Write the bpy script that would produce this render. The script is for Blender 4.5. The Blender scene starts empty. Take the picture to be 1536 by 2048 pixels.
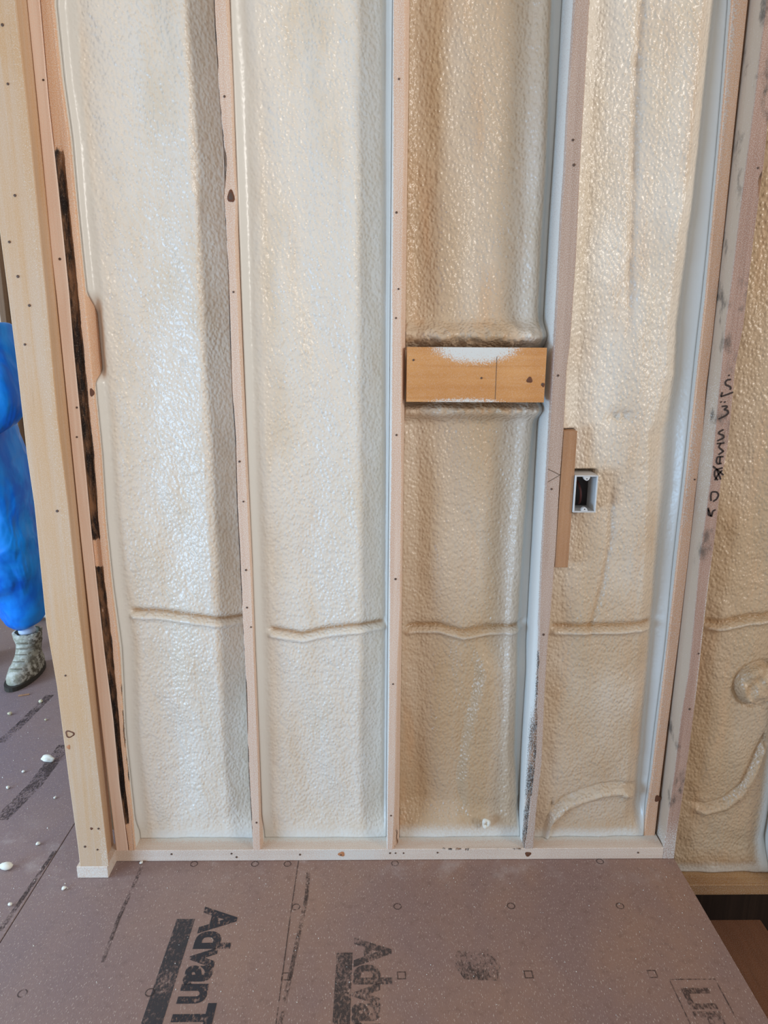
import bpy, bmesh, math, random
import numpy as np
from mathutils import Vector, Matrix

# ------------------------------------------------------------------ camera, world, lights, exposure
F_PX, TH, YAW, ROLL = 1400.0, 0.2333780, 0.0155999, 0.0060839
CAM = np.array([-0.0613583, -1.7858311, 1.4893911])
_fw = np.array([math.sin(YAW)*math.cos(TH), math.cos(YAW)*math.cos(TH), -math.sin(TH)])
_r = np.array([math.cos(YAW), -math.sin(YAW), 0.0])
_u = np.cross(_r, _fw)
_r2 = _r*math.cos(ROLL) + _u*math.sin(ROLL)
_u2 = -_r*math.sin(ROLL) + _u*math.cos(ROLL)
SC = bpy.context.scene
cd = bpy.data.cameras.new('camera'); cam = bpy.data.objects.new('camera', cd); SC.collection.objects.link(cam)
cd.sensor_fit = 'VERTICAL'; cd.sensor_height = 36.0; cd.lens = F_PX/2048*36.0; cd.clip_start = 0.02
m = Matrix.Identity(4)
for i in range(3):
    m[i][0] = _r2[i]; m[i][1] = _u2[i]; m[i][2] = -_fw[i]; m[i][3] = CAM[i]
cam.matrix_world = m
SC.camera = cam

W = bpy.data.worlds.new('world'); SC.world = W; W.use_nodes = True
W.node_tree.nodes['Background'].inputs[0].default_value = (1.0, 0.975, 0.945, 1)
W.node_tree.nodes['Background'].inputs[1].default_value = 0.54

def area(name, loc, target, sx, sy, power, col):
    l = bpy.data.lights.new(name, 'AREA'); l.shape = 'RECTANGLE'; l.size = sx; l.size_y = sy
    l.energy = power; l.color = col
    o = bpy.data.objects.new(name, l); SC.collection.objects.link(o)
    o.location = loc
    o.rotation_euler = (Vector(target)-Vector(loc)).to_track_quat('-Z', 'Y').to_euler()
    return o
area('window_daylight_right', (7.0, -5.3, 3.9), (-.3, 0, 2.05), 1.5, 1.9, 17, (1.0, 0.965, 0.91)).data.spread = math.radians(40)
area('window_daylight_left', (-3.1, -2.2, 0.6), (-.3, 0, 0.25), 1.6, 1.0, 92, (0.38, 0.66, 1.0))
area('far_room_fill_light', (-4.4, -.6, 1.7), (-1.7, 1.3, .6), 1.0, 1.4, 95, (0.55, 0.78, 1.0))  # added cool fill for the blue figure and left floor, no window known there
SC.view_settings.view_transform = 'Standard'; SC.view_settings.look = 'None'
SC.view_settings.exposure = 0.0; SC.view_settings.gamma = 1.0; SC.view_settings.use_curve_mapping = False

# ------------------------------------------------------------------ helpers
rng = np.random.default_rng(7); random.seed(7)
def U(X, Y, axis=1, val=0.0):
    """photograph point -> world point on the plane where coordinate `axis` equals val"""
    d = _fw*F_PX + _r2*(X-768) + _u2*(1024-Y)
    return CAM + d*(val-CAM[axis])/d[axis]
def poly_x(pts, y):
    """photo polyline -> function x(z) on the plane y"""
    w = sorted([(U(X, Y, 1, y)[2], U(X, Y, 1, y)[0]) for X, Y in pts])
    zs = np.array([a for a, b in w]); xs = np.array([b for a, b in w])
    return lambda z: np.interp(z, zs, xs)
def srgb(h):
    c = [int(h[i:i+2], 16)/255 for i in (0, 2, 4)]
    return tuple(x/12.92 if x <= .04045 else ((x+.055)/1.055)**2.4 for x in c)
def sstep(a, b, x):
    t = np.clip((x-a)/(b-a), 0, 1); return t*t*(3-2*t)
def noise2(nx, nz, X, Z, sx, sz, seed):
    """smooth value noise sampled at X, Z with cell size sx, sz, range -1..1"""
    r = np.random.default_rng(seed)
    g = r.uniform(-1, 1, (257, 257))
    u = np.asarray(X)/sx + 40.3; v = np.asarray(Z)/sz + 17.7
    i = np.floor(u).astype(int); j = np.floor(v).astype(int)
    fu = u-i; fv = v-j; fu = fu*fu*(3-2*fu); fv = fv*fv*(3-2*fv)
    i %= 256; j %= 256
    return (g[i, j]*(1-fu)*(1-fv)+g[i+1, j]*fu*(1-fv)+g[i, j+1]*(1-fu)*fv+g[i+1, j+1]*fu*fv)
def tag(o, label, cat, group=None, kind=None):
    if label: o['label'] = label
    if cat: o['category'] = cat
    if group: o['group'] = group
    if kind: o['kind'] = kind
    return o
def new_mesh(name, verts, faces, mat, parent=None, origin=None, smooth=False, attrs=None):
    v = np.asarray(verts, dtype=float)
    org = np.zeros(3) if origin is None else np.asarray(origin, dtype=float)
    me = bpy.data.meshes.new(name)
    me.from_pydata((v-org).tolist(), [], [list(map(int, f)) for f in faces] if not isinstance(faces, np.ndarray) else faces.tolist())
    if attrs:
        for k, a in attrs.items():
            at = me.attributes.new(k, 'FLOAT', 'POINT'); at.data.foreach_set('value', np.asarray(a, dtype=np.float32))
    if smooth: me.polygons.foreach_set('use_smooth', [True]*len(me.polygons))
    me.materials.append(mat); me.update()
    o = bpy.data.objects.new(name, me); SC.collection.objects.link(o)
    if parent is not None:
        o.parent = parent
        o.location = Vector(org)-world_loc(parent)
    else: o.location = Vector(org)
    return o
def world_loc(o):
    v = Vector((0, 0, 0))
    while o is not None: v += o.location; o = o.parent
    return v
def empty(name, loc):
    o = bpy.data.objects.new(name, None); SC.collection.objects.link(o); o.location = Vector([float(c) for c in loc]); o.empty_display_size = .05
    return o
def box_vf(x0, x1, y0, y1, z0, z1, c=0.0015):
    bm = bmesh.new(); bmesh.ops.create_cube(bm, size=1)
    for v in bm.verts:
        v.co = Vector(((x0+x1)/2+v.co.x*(x1-x0), (y0+y1)/2+v.co.y*(y1-y0), (z0+z1)/2+v.co.z*(z1-z0)))
    if c: bmesh.ops.bevel(bm, geom=list(bm.edges), offset=c, segments=1, affect='EDGES')
    vs = [tuple(v.co) for v in bm.verts]; bm.verts.index_update()
    fs = [[v.index for v in f.verts] for f in bm.faces]; bm.free()
    return vs, fs
def box(name, x0, x1, y0, y1, z0, z1, mat, parent=None, c=0.0015, origin=None):
    vs, fs = box_vf(x0, x1, y0, y1, z0, z1, c)
    return new_mesh(name, vs, fs, mat, parent, origin if origin is not None else ((x0+x1)/2, (y0+y1)/2, z0))

# ------------------------------------------------------------------ materials
def node_mat(name):
    mt = bpy.data.materials.new(name); mt.use_nodes = True
    nt = mt.node_tree; b = nt.nodes['Principled BSDF']
    return mt, nt, b
class N:
    def __init__(s, nt): s.nt = nt
    def n(s, t, **k):
        o = s.nt.nodes.new(t)
        for a, v in k.items(): setattr(o, a, v)
        return o
    def link(s, a, b): s.nt.links.new(a, b)
    def pos(s, sc=(1, 1, 1), rot=(0, 0, 0)):
        g = s.n('ShaderNodeNewGeometry'); mp = s.n('ShaderNodeMapping'); mp.inputs['Scale'].default_value = sc
        mp.inputs['Rotation'].default_value = rot
        s.link(g.outputs['Position'], mp.inputs['Vector']); return mp.outputs['Vector']
    def noise(s, vec, scale, detail=3, rough=.55, dist=0):
        o = s.n('ShaderNodeTexNoise'); o.inputs['Scale'].default_value = scale; o.inputs['Detail'].default_value = detail
        o.inputs['Roughness'].default_value = rough; o.inputs['Distortion'].default_value = dist
        s.link(vec, o.inputs['Vector']); return o.outputs['Fac']
    def voro(s, vec, scale, feature='F1'):
        o = s.n('ShaderNodeTexVoronoi', feature=feature); o.inputs['Scale'].default_value = scale
        s.link(vec, o.inputs['Vector']); return o.outputs['Distance']
    def ramp(s, fac, a, b, lo=0.0, hi=1.0):
        o = s.n('ShaderNodeMapRange', interpolation_type='SMOOTHSTEP'); s.link(fac, o.inputs['Value'])
        o.inputs['From Min'].default_value = a; o.inputs['From Max'].default_value = b
        o.inputs['To Min'].default_value = lo; o.inputs['To Max'].default_value = hi
        return o.outputs['Result']
    def mix(s, fac, c1, c2):
        o = s.n('ShaderNodeMix', data_type='RGBA')
        for inp, v in ((o.inputs['Factor'], fac), (o.inputs['A'], c1), (o.inputs['B'], c2)): pass
        for key, v in ((0, fac), (6, c1), (7, c2)):
            if hasattr(v, 'is_linked') or hasattr(v, 'links'): s.link(v, o.inputs[key])
            elif key == 0: o.inputs[0].default_value = v
            else: o.inputs[key].default_value = (*v, 1)
        return o.outputs[2]
    def math(s, op, a, b=0.0, clamp=False):
        o = s.n('ShaderNodeMath', operation=op, use_clamp=clamp)
        for k, v in ((0, a), (1, b)):
            if hasattr(v, 'links'): s.link(v, o.inputs[k])
            else: o.inputs[k].default_value = v
        return o.outputs[0]
    def attr(s, name):
        o = s.n('ShaderNodeAttribute', attribute_name=name); return o.outputs['Fac']
    def bump(s, h, dist, b, strength=1.0):
        o = s.n('ShaderNodeBump'); o.inputs['Distance'].default_value = dist; o.inputs['Strength'].default_value = strength
        s.link(h, o.inputs['Height']); s.link(o.outputs[0], b.inputs['Normal'])

SPRAY = srgb('EFEDE6')
def wood(name, c1, c2, grain=(60, 60, 1.6), rough=.62, use_attr=False, dust=0.25, dark='2A201C', band=None, mold=False):
    mt, nt, b = node_mat(name); g = N(nt)
    n1 = g.noise(g.pos(grain), 1.0, 4, .6, .6)
    n2 = g.noise(g.pos(tuple(v*3.1 for v in grain)), 1.0, 2)
    n3 = g.noise(g.pos((6, 6, 2)), 1.0, 3)
    f = g.math('ADD', g.math('MULTIPLY', n1, .6), g.math('MULTIPLY', n3, .5))
    col = g.mix(g.ramp(f, .38, .72), c1, c2)
    col = g.mix(g.ramp(n2, .62, .8, 0, .35), col, tuple(v*.62 for v in c2))
    nf = g.noise(g.pos(), 420, 2, .7)
    # fine overspray dust
    col = g.mix(g.ramp(nf, .42, .68, 0, dust), col, SPRAY)
    if mold: col = g.mix(g.attr('grey'), col, srgb('B7A28E'))
    if mold:
        nm = g.noise(g.pos((1, 1, .55)), 15, 5, .65); nm2 = g.noise(g.pos((1, 1, .6)), 3.2, 2)
        col = g.mix(g.math('MULTIPLY', g.ramp(nm, .52, .68, 0, .85), g.ramp(nm2, .40, .54)), col, srgb('4B453F'))
    if use_attr:
        bk = g.attr('bark')
        fb = g.ramp(g.math('ADD', bk, g.math('MULTIPLY', g.math('SUBTRACT', g.noise(g.pos((1, 1, .35)), 60, 4, .65), .5), 1.5)), .42, .62)
        bc = g.mix(g.ramp(g.noise(g.pos((2, 2, .5)), 22, 4, .7), .40, .68), srgb(dark), srgb('93694A'))
        bc = g.mix(g.ramp(nf, .6, .75, 0, .5), bc, srgb('B9A793'))
        col = g.mix(fb, col, bc)
        sp = g.attr('spray')
        fs = g.ramp(g.math('ADD', sp, g.math('MULTIPLY', g.math('SUBTRACT', g.noise(g.pos(), 300, 3, .75), .5), 2.4)), .30, .95)
        sc_ = g.mix(g.attr('warm'), srgb('DAD9D4'), srgb('E2DACD'))
        col = g.mix(fs, col, sc_)
        b.inputs['Roughness'].default_value = .5
    g.link(col, b.inputs['Base Color']); b.inputs['Roughness'].default_value = rough
    b.inputs['Specular IOR Level'].default_value = .3
    h = g.math('ADD', g.math('MULTIPLY', n1, .6), g.math('MULTIPLY', nf, .35)); g.bump(h, .0012, b, .6)
    return mt

M = {}
M['stud'] = wood('stud_wood', srgb('E0BEA4'), srgb('D2A98C'), use_attr=True, dust=.55)
M['stud_brown'] = wood('stud_brown_wood', srgb('B99C8A'), srgb('A98A77'), use_attr=True, dust=.35)
M['stud_orange'] = wood('stud_orange_wood', srgb('E6B48C'), srgb('D39F78'), use_attr=True, dust=.45)
M['stud_pink'] = wood('stud_pink_wood', srgb('F2D6C2'), srgb('E4BFA6'), use_attr=True, dust=.35)
M['post'] = wood('post_wood', srgb('CBAD90'), srgb('C99F73'), use_attr=True, dust=.15)
M['stud_grey'] = wood('weathered_wood', srgb('B08A76'), srgb('966F5C'), use_attr=True, dust=.3, mold=True)
M['block'] = wood('block_wood', srgb('D89C60'), srgb('C6874A'), grain=(2.0, 60, 40), use_attr=True, dust=.1)
M['nailer'] = wood('nailer_wood', srgb('B98A64'), srgb('A27450'), dust=.05)
M['plate'] = wood('plate_wood', srgb('DCC4B0'), srgb('CDB09A'), grain=(1.6, 60, 60), use_attr=True, dust=.6)
M['ledge'] = wood('ledge_wood', srgb('B98E5C'), srgb('9A6E42'), grain=(1.6, 60, 60), use_attr=True, dust=.2)
M['tread'] = wood('tread_panel_wood', srgb('7E4E30'), srgb('6E4226'), grain=(30, 2, 30), dust=.1)
M['dark'] = wood('dark_shade_wood', srgb('3A2A20'), srgb('2A1D16'), dust=0)  # near-black colour paints in the shade of the stair gap
M['far_wood'] = wood('far_stud_wood', srgb('8A6A4C'), srgb('6E5138'), dust=.1)
M['sheath'] = wood('sheathing_board', srgb('8A6A4A'), srgb('6C4F35'), grain=(14, 14, 14), dust=0)

def foam_mat(name='spray_foam'):
    mt, nt, b = node_mat(name); g = N(nt)
    sm = g.attr('smooth')
    a = g.noise(g.pos((1, 1, .33)), 9, 4, .6)
    col = g.mix(g.ramp(a, .42, .74), srgb('E9DECF'), srgb('E1D1BB'))
    st = g.noise(g.pos((1, 1, .16)), 16, 3, .55)
    col = g.mix(g.attr('tan'), col, srgb('C4A785'))
    col = g.mix(g.math('MULTIPLY', g.ramp(st, .50, .74), g.math('ADD', .16, g.math('MULTIPLY', g.attr('tan'), .6))), col, srgb('D3AE88'))
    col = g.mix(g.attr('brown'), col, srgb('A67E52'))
    w = g.mix(g.attr('warm'), srgb('DAD9D4'), srgb('E4DCD0'))
    fs = g.ramp(g.math('ADD', sm, g.math('MULTIPLY', g.math('SUBTRACT', g.noise(g.pos(), 200, 3, .7), .5), .5)), .25, .85)
    col = g.mix(fs, col, w)
    g.link(col, b.inputs['Base Color'])
    b.inputs['Roughness'].default_value = .30; b.inputs['Specular IOR Level'].default_value = .5
    # orange-peel skin
    v1 = g.n('ShaderNodeTexVoronoi', feature='SMOOTH_F1'); v1.inputs['Scale'].default_value = 132; v1.inputs['Smoothness'].default_value = .9
    g.link(g.pos((1, 1, .8), (0, .45, 0)), v1.inputs['Vector'])
    n1 = g.noise(g.pos(), 150, 1, .5); n3 = g.noise(g.pos(), 42, 2, .5)
    h = g.math('ADD', g.math('MULTIPLY', v1.outputs['Distance'], -1.1), g.math('ADD', g.math('MULTIPLY', n3, .75), g.math('MULTIPLY', n1, .35)))
    amp = g.math('MULTIPLY', h, g.math('SUBTRACT', 1.08, g.math('MINIMUM', sm, 1.0)))
    g.bump(amp, .0034, b, 1.0)
    return mt
M['foam'] = foam_mat()

def simple(name, col, rough=.5, metal=0.0, spec=.5):
    mt, nt, b = node_mat(name); g = N(nt)
    n = g.noise(g.pos(), 90, 3)
    g.link(g.mix(g.ramp(n, .3, .7, 0, .35), col, tuple(c*.72 for c in col)), b.inputs['Base Color'])
    b.inputs['Roughness'].default_value = rough; b.inputs['Metallic'].default_value = metal; b.inputs['Specular IOR Level'].default_value = spec
    return mt
M['nail'] = simple('nail_steel', srgb('5E473A'), .6, .1)
M['knot'] = simple('knot_wood', srgb('6B4028'), .7)
M['knot_light'] = simple('knot_wood_light', srgb('C08258'), .7)
M['white_plastic'] = simple('white_plastic', srgb('D4D2D0'), .4)
M['inner_dark'] = simple('box_inside', srgb('1E1414'), .5)
M['cable'] = simple('cable_sheath', srgb('5A2A26'), .4)
M['marker'] = simple('marker_ink', srgb('2A1710'), .6)
M['pencil'] = simple('pencil_line', srgb('75604F'), .8)
M['crumb'] = simple('foam_crumb', srgb('EDE9DC'), .6)
M['crumb_y'] = simple('foam_crumb_yellow', srgb('D8CFAE'), .6)

def floor_mat():
    mt, nt, b = node_mat('subfloor_panel'); g = N(nt)
    n1 = g.noise(g.pos((1, .6, 1)), 3.0, 4, .6); n2 = g.noise(g.pos(), 38, 4, .7)
    col = g.mix(g.ramp(n1, .3, .7), srgb('9A7866'), srgb('8B7069'))
    col = g.mix(g.ramp(n2, .5, .75, 0, .45), col, srgb('6E5247'))
    # bluish light from the left painted in as a greyer floor there
    gx = g.n('ShaderNodeSeparateXYZ'); g.link(g.pos(), gx.inputs[0])
    cool_left = g.ramp(g.math('ADD', gx.outputs[0], g.math('MULTIPLY', n1, .5)), -.95, .1, 1, 0)
    col = g.mix(g.math('MULTIPLY', cool_left, .42), col, srgb('8C858C'))
    ns = g.noise(g.pos((1, .35, 1), (0, 0, -.35)), 330, 2, .6)
    col = g.mix(g.ramp(ns, .59, .72, 0, .85), col, srgb('C9B5A8'))
    nd = g.noise(g.pos(), 9, 5, .65)
    near = g.math('MULTIPLY', g.ramp(gx.outputs[1], -.16, -.01), g.ramp(gx.outputs[1], .05, .25, 1, 0))
    col = g.mix(g.math('MULTIPLY', g.math('MULTIPLY', g.ramp(nd, .50, .72), near), .25), col, srgb('CFC6C2'))
    g.link(col, b.inputs['Base Color']); b.inputs['Roughness'].default_value = .55
    b.inputs['Specular IOR Level'].default_value = .35
    g.bump(g.math('ADD', n2, ns), .0008, b, .6)
    return mt
M['floor'] = floor_mat()
def ink_mat(name, col, a, b_, top=.85):
    mt, nt, b = node_mat(name); g = N(nt)
    b.inputs['Base Color'].default_value = (*col, 1); b.inputs['Roughness'].default_value = .7
    n = g.noise(g.pos((1, .5, 1)), 170, 4, .75); n2 = g.noise(g.pos(), 12, 2)
    f = g.math('ADD', g.math('MULTIPLY', n, .75), g.math('MULTIPLY', n2, .4))
    g.link(g.ramp(f, a, b_, top, 0), b.inputs['Alpha'])
    return mt
M['ink'] = ink_mat('printed_ink', srgb('2E2C31'), .56, .72, .9)
M['ink_bar'] = ink_mat('printed_bar_ink', srgb('39373A'), .52, .72, .82)
M['ink_worn'] = ink_mat('worn_printed_ink', srgb('3A3534'), .50, .68, .7)
M['ink_faint'] = ink_mat('faint_printed_ink', srgb('3C2E2A'), .47, .66, .65)
M['smudge'] = ink_mat('smudged_ink', srgb('403835'), .40, .62, .7)
M['line'] = ink_mat('panel_line_ink', srgb('3A2A24'), .55, .75, .6)

# ------------------------------------------------------------------ floor (subfloor panels with a printed face)
FX1 = 0.842
floor = empty('floor', (0, 0, 0)); floor['kind'] = 'structure'
ft = .019
panels = []
seams = [-4.1, -2.49, -1.27, -0.2785+0, FX1]
seams = [-4.9, -3.45, -2.23, -1.0125, FX1]
for i in range(4):
    x0, x1 = seams[i]+.0012, seams[i+1]-.0012
    ys = [-2.6, 3.6]
    p = box('panel', x0, x1 if i < 3 else FX1, ys[0], ys[1], -ft, 0, M['floor'], floor, c=.0012)
    panels.append(p)
main_panel = panels[3]
def flat_poly(name, pts, mat, parent, z=.0004):
    n = len(pts); return new_mesh(name, [(x, y, z) for x, y in pts], [list(range(n))], mat, parent, (pts[0][0], pts[0][1], z))
def ring_mark(cx, cy, r, mat, square=False):
    vs, fs = [], []; k = 4 if square else 20; a0 = math.pi/4 if square else 0
    for i in range(k):
        a = a0+2*math.pi*i/k
        for rr in (r*.74, r): vs.append((cx+rr*math.cos(a), cy+rr*math.sin(a), .0005))
    for i in range(k): j = (i+1) % k; fs.append([2*i, 2*i+1, 2*j+1, 2*j])
    return new_mesh('nail_mark', vs, fs, mat, main_panel, (cx, cy, .0005))
for X, Y in [(795, 1813), (1022, 1812), (1240, 1812), (592, 1814), (388, 1728), (510, 1728), (790, 1727), (1200, 1723), (300, 1985), (45, 1987), (575, 1700+28)]:
    p = U(X, Y, 2, 0); ring_mark(p[0], p[1], .0115, M['line'])
for X, Y in [(803, 1951), (1057, 1949), (1305, 1948), (572, 1953)]:
    p = U(X, Y, 2, 0); ring_mark(p[0], p[1], .0155, M['line'], True)
def text_mark(txt, px, py, size, mat, name, rot=-math.pi/2, bold=.012, xs=1.0, parent=main_panel):
    cu = bpy.data.curves.new(name, 'FONT'); cu.body = txt; cu.size = size; cu.offset = bold; cu.space_character = .97
    tmp = bpy.data.objects.new('tmp', cu); SC.collection.objects.link(tmp)
    dg = bpy.context.evaluated_depsgraph_get()
    me = bpy.data.meshes.new_from_object(tmp.evaluated_get(dg)); bpy.data.objects.remove(tmp)
    me.materials.clear(); me.materials.append(mat)
    o = bpy.data.objects.new(name, me); SC.collection.objects.link(o); o.parent = parent
    o.location = Vector((px, py, .0006))-world_loc(parent); o.rotation_euler = (0, 0, rot); o.scale = (xs, 1, 1)
    return o
# first brand print: letters read toward the camera, their tops face right
xb = -0.512
text_mark('AdvanTech', xb, -0.180, .125, M['ink'], 'printed_lettering', bold=.0045, xs=.92)
def stripe(x0, x1, y0, y1, mat, name='printed_stripe'):
    return flat_poly(name, [(x0, y0), (x1, y0), (x1, y1), (x0, y1)], mat, main_panel)
stripe(xb-.070, xb-.022, -.90, -.215, M['ink_bar'])
xb2 = -0.085
text_mark('AdvanTech', xb2-.018, -0.285, .125, M['ink_worn'], 'printed_lettering', bold=.0045, xs=.92)
stripe(xb2-.066, xb2-.026, -1.0, -.325, M['ink_worn'])
a = U(905, 1902, 2, 0); b_ = U(995, 1962, 2, 0)
flat_poly('printed_smudge', [(a[0]+.01, a[1]), (b_[0]-.01, a[1]+.006), (b_[0]+.015, (a[1]+b_[1])/2), (b_[0], b_[1]), (a[0]+.02, b_[1]+.005), (a[0], (a[1]+b_[1])/2)], M['smudge'], main_panel)
# boxed print at lower right
c0 = U(1337, 1958, 2, 0); c1 = U(1432, 1960, 2, 0)
bx0, bx1, by = c0[0], c1[0], c0[1]
for (x0, x1, y0, y1) in ((bx0, bx1, by-.003, by), (bx0, bx0+.003, by-.45, by), (bx1-.003, bx1, by-.45, by)):
    flat_poly('printed_border', [(x0, y0), (x1, y0), (x1, y1), (x0, y1)], M['ink_faint'], main_panel, .0005)
text_mark('LIFETIME', bx0+.022, by-.022, .085, M['ink_faint'], 'printed_lettering', bold=.0035)
# long thin lines
def line_mark(pts, w, mat):
    P = [U(X, Y, 2, 0) for X, Y in pts]
    vs, fs = [], []
    for i, p in enumerate(P): vs += [(p[0]-w/2, p[1], .0005), (p[0]+w/2, p[1], .0005)]
    for i in range(len(P)-1): fs.append([2*i, 2*i+1, 2*i+3, 2*i+2])
    return new_mesh('printed_line', vs, fs, mat, main_panel, P[0])
line_mark([(597, 1722), (581, 1830), (552, 2048)], .0028, M['line'])
line_mark([(283, 1735), (236, 1840), (205, 1925)], .010, M['ink_faint'])
line_mark([(617, 1745), (612, 1800), (560, 2048)], .011, M['ink_faint'])
line_mark([(110, 1702), (60, 1775), (0, 1862)], .012, M['ink_faint'])
line_mark([(130, 1490), (70, 1570), (0, 1640)], .05, M['ink_faint'])
line_mark([(100, 1390), (40, 1450), (0, 1485)], .035, M['ink_faint'])

# floor joist under the stair-side edge, and the dark well
box('trim_1', FX1-.05, FX1-.012, -2.6, .13, -.30, -ft-.001, M['dark'])['kind'] = 'structure'

# ------------------------------------------------------------------ studs
def stud(name, xl, xr, y0, y1, z0, z1, mat, label, cat='stud', dz=.01, nx=8, ny=14, spray=None, bark=None, xln=None, xrn=None, wave=None, warm=None, group=None, front=None):
    """upright board; xl, xr give the front edges as x(z); xln, xrn the straight back part"""
    nz = max(2, int((z1-z0)/dz)); zs = np.linspace(z0, z1, nz+1)
    L, R = xl(zs), xr(zs)
    Lb = L if xln is None else np.full_like(zs, 0)+xln; Rb = R if xrn is None else np.full_like(zs, 0)+xrn
    cols = []; c = .0022
    def colm(x, y, side, u): cols.append((x, float(y), side, u))
    colm(L+c, y0, 0, 0)
    for i in range(1, nx): colm(L+(R-L)*i/nx, y0, 0, i/nx)
    colm(R-c, y0, 0, 1)
    yy = [y0+c]+[y0+(y1-y0)*(k/ny)**1.2 for k in range(1, ny+1)]
    for y in yy: 
        t = min(1, (y-y0)/.035); colm(R*(1-t)+Rb*t, y, 1, 1)
    for y in yy[::-1]:
        t = min(1, (y-y0)/.035); colm(L*(1-t)+Lb*t, y, -1, 0)
    nc = len(cols)
    V = np.zeros((nc, nz+1, 3)); S = np.zeros((nc, nz+1)); B = np.zeros((nc, nz+1)); Wm = np.zeros((nc, nz+1)); G = np.zeros((nc, nz+1))
    for k, (x, y, side, u) in enumerate(cols):
        V[k, :, 0] = x; V[k, :, 1] = y; V[k, :, 2] = zs
        dep = (y-y0)
        if spray: S[k] = spray(side, u, dep, zs)
        if bark: B[k] = bark(side, u, dep, zs)
        if warm is not None: Wm[k] = warm
        G[k] = 1.0 if side == -1 else 0.0
        if front and side == 0: V[k, :, 1] += front(u, zs)
    i = np.arange(nc)[:, None]*(nz+1)+np.arange(nz)[None]; j = ((np.arange(nc)+1) % nc)[:, None]*(nz+1)+np.arange(nz)[None]
    F = np.stack([i, j, j+1, i+1], -1).reshape(-1, 4).tolist()
    F.append([k*(nz+1) for k in range(nc)][::-1]); F.append([k*(nz+1)+nz for k in range(nc)])
    o = new_mesh(name, V.reshape(-1, 3), F, mat, None, (float(np.mean((L+R)/2)), (y0+y1)/2, z0), attrs={'spray': S.ravel(), 'bark': B.ravel(), 'warm': Wm.ravel(), 'grey': G.ravel()})
    return tag(o, label, cat, group)
def nails(parent, pts, y=0.0, r=.0029):
    for q in pts:
        X, Y = q[0], q[1]; p = U(X, Y, 1, y); k = 8
        rr = r*random.uniform(.8, 1.15)
        vs = [(p[0]+rr*math.cos(2*math.pi*i/k), y-.0012, p[2]+rr*math.sin(2*math.pi*i/k)) for i in range(k)]
        vs += [(p[0]+rr*.7*math.cos(2*math.pi*i/k), y-.0018, p[2]+rr*.7*math.sin(2*math.pi*i/k)) for i in range(k)]
        vs += [(p[0]+rr*math.cos(2*math.pi*i/k), y+.003, p[2]+rr*math.sin(2*math.pi*i/k)) for i in range(k)]
        fs = [list(range(k, 2*k))]+[[i, (i+1) % k, k+(i+1) % k, k+i] for i in range(k)]+[[2*k+i, 2*k+(i+1) % k, (i+1) % k, i] for i in range(k)]
        new_mesh('nail', vs, fs, M['nail'], parent, (p[0], y, p[2]))
def knot(parent, X, Y, y, rx, rz, mat='knot', ring=False):
    p = U(X, Y, 1, y); k = 16; vs, fs = [], []
    rs = (.0, .5, 1.0) if not ring else (.68, 1.0)
    off = (-.0016, -.0013, -.0004) if not ring else (-.0012, -.0004)
    for rr, of in zip(rs, off):
        for i in range(k):
            a = 2*math.pi*i/k; w = 1+.15*math.sin(3*a+X)
            vs.append((p[0]+rx*rr*w*math.cos(a), y+of, p[2]+rz*rr*w*math.sin(a)))
    for l in range(len(rs)-1):
        for i in range(k): j = (i+1) % k; fs.append([l*k+i, l*k+j, (l+1)*k+j, (l+1)*k+i])
    new_mesh('knot', vs, fs, M[mat], parent, (p[0], y, p[2]))

ZT = 2.62; DEPTH = .14
def px(*pts, y=0.0): return poly_x(pts, y)
nz_ = lambda z, s, seed: noise2(0, 0, z*0, z, 1, s, seed)

# stud A: between the first and second bay
A_l = px((427, -200), (427, 0), (429, 51), (434, 120), (439, 205), (448, 290), (453, 325), (447, 393), (451, 444), (456, 547), (460, 684), (463, 778), (470, 873), (473.5, 1010), (479, 1113), (485.5, 1250), (492, 1371), (497, 1542), (504, 1661), (506, 1690))
A_r = px((453, -200), (453, 0), (463, 171), (467, 308), (473, 393), (471, 479), (480, 697), (491, 900), (502.6, 1150), (509, 1321), (516, 1492), (521, 1693))
def sprA(side, u, dep, z):
    if side == 1: return sstep(.018, .05, dep)*1.1+z*0
    if side == -1: return sstep(.05, .02, dep)*0+.75*sstep(.8, .4, z)*sstep(.0, .03, dep)+z*0+.1
    return (.12+.2*sstep(.9, .1, z))+z*0
def bkA(side, u, dep, z):
    w = noise2(0, 0, z*0, z, 1, .12, 3)
    if side == -1: return .75+.35*w+z*0 if dep < .03 else .2+.3*w
    return sstep(.14, .0, np.full_like(z, u))*(.55+.5*w)
sA = stud('wall_stud', A_l, A_r, 0, DEPTH, .038, ZT, M['stud'], 'stud with dark waney left edge and a round knot between the two brightest bays',
          spray=sprA, bark=bkA, xln=-.4215, xrn=-.3885, warm=.4)
nails(sA, [(449, 193), (467, 584), (479, 923), (487, 1003), (492, 1140), (494, 1215), (502, 1254), (513, 1645)])
knot(sA, 462, 393, 0, .0085, .014); knot(sA, 462, 393, -.0012, .005, .008, 'nail')
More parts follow.
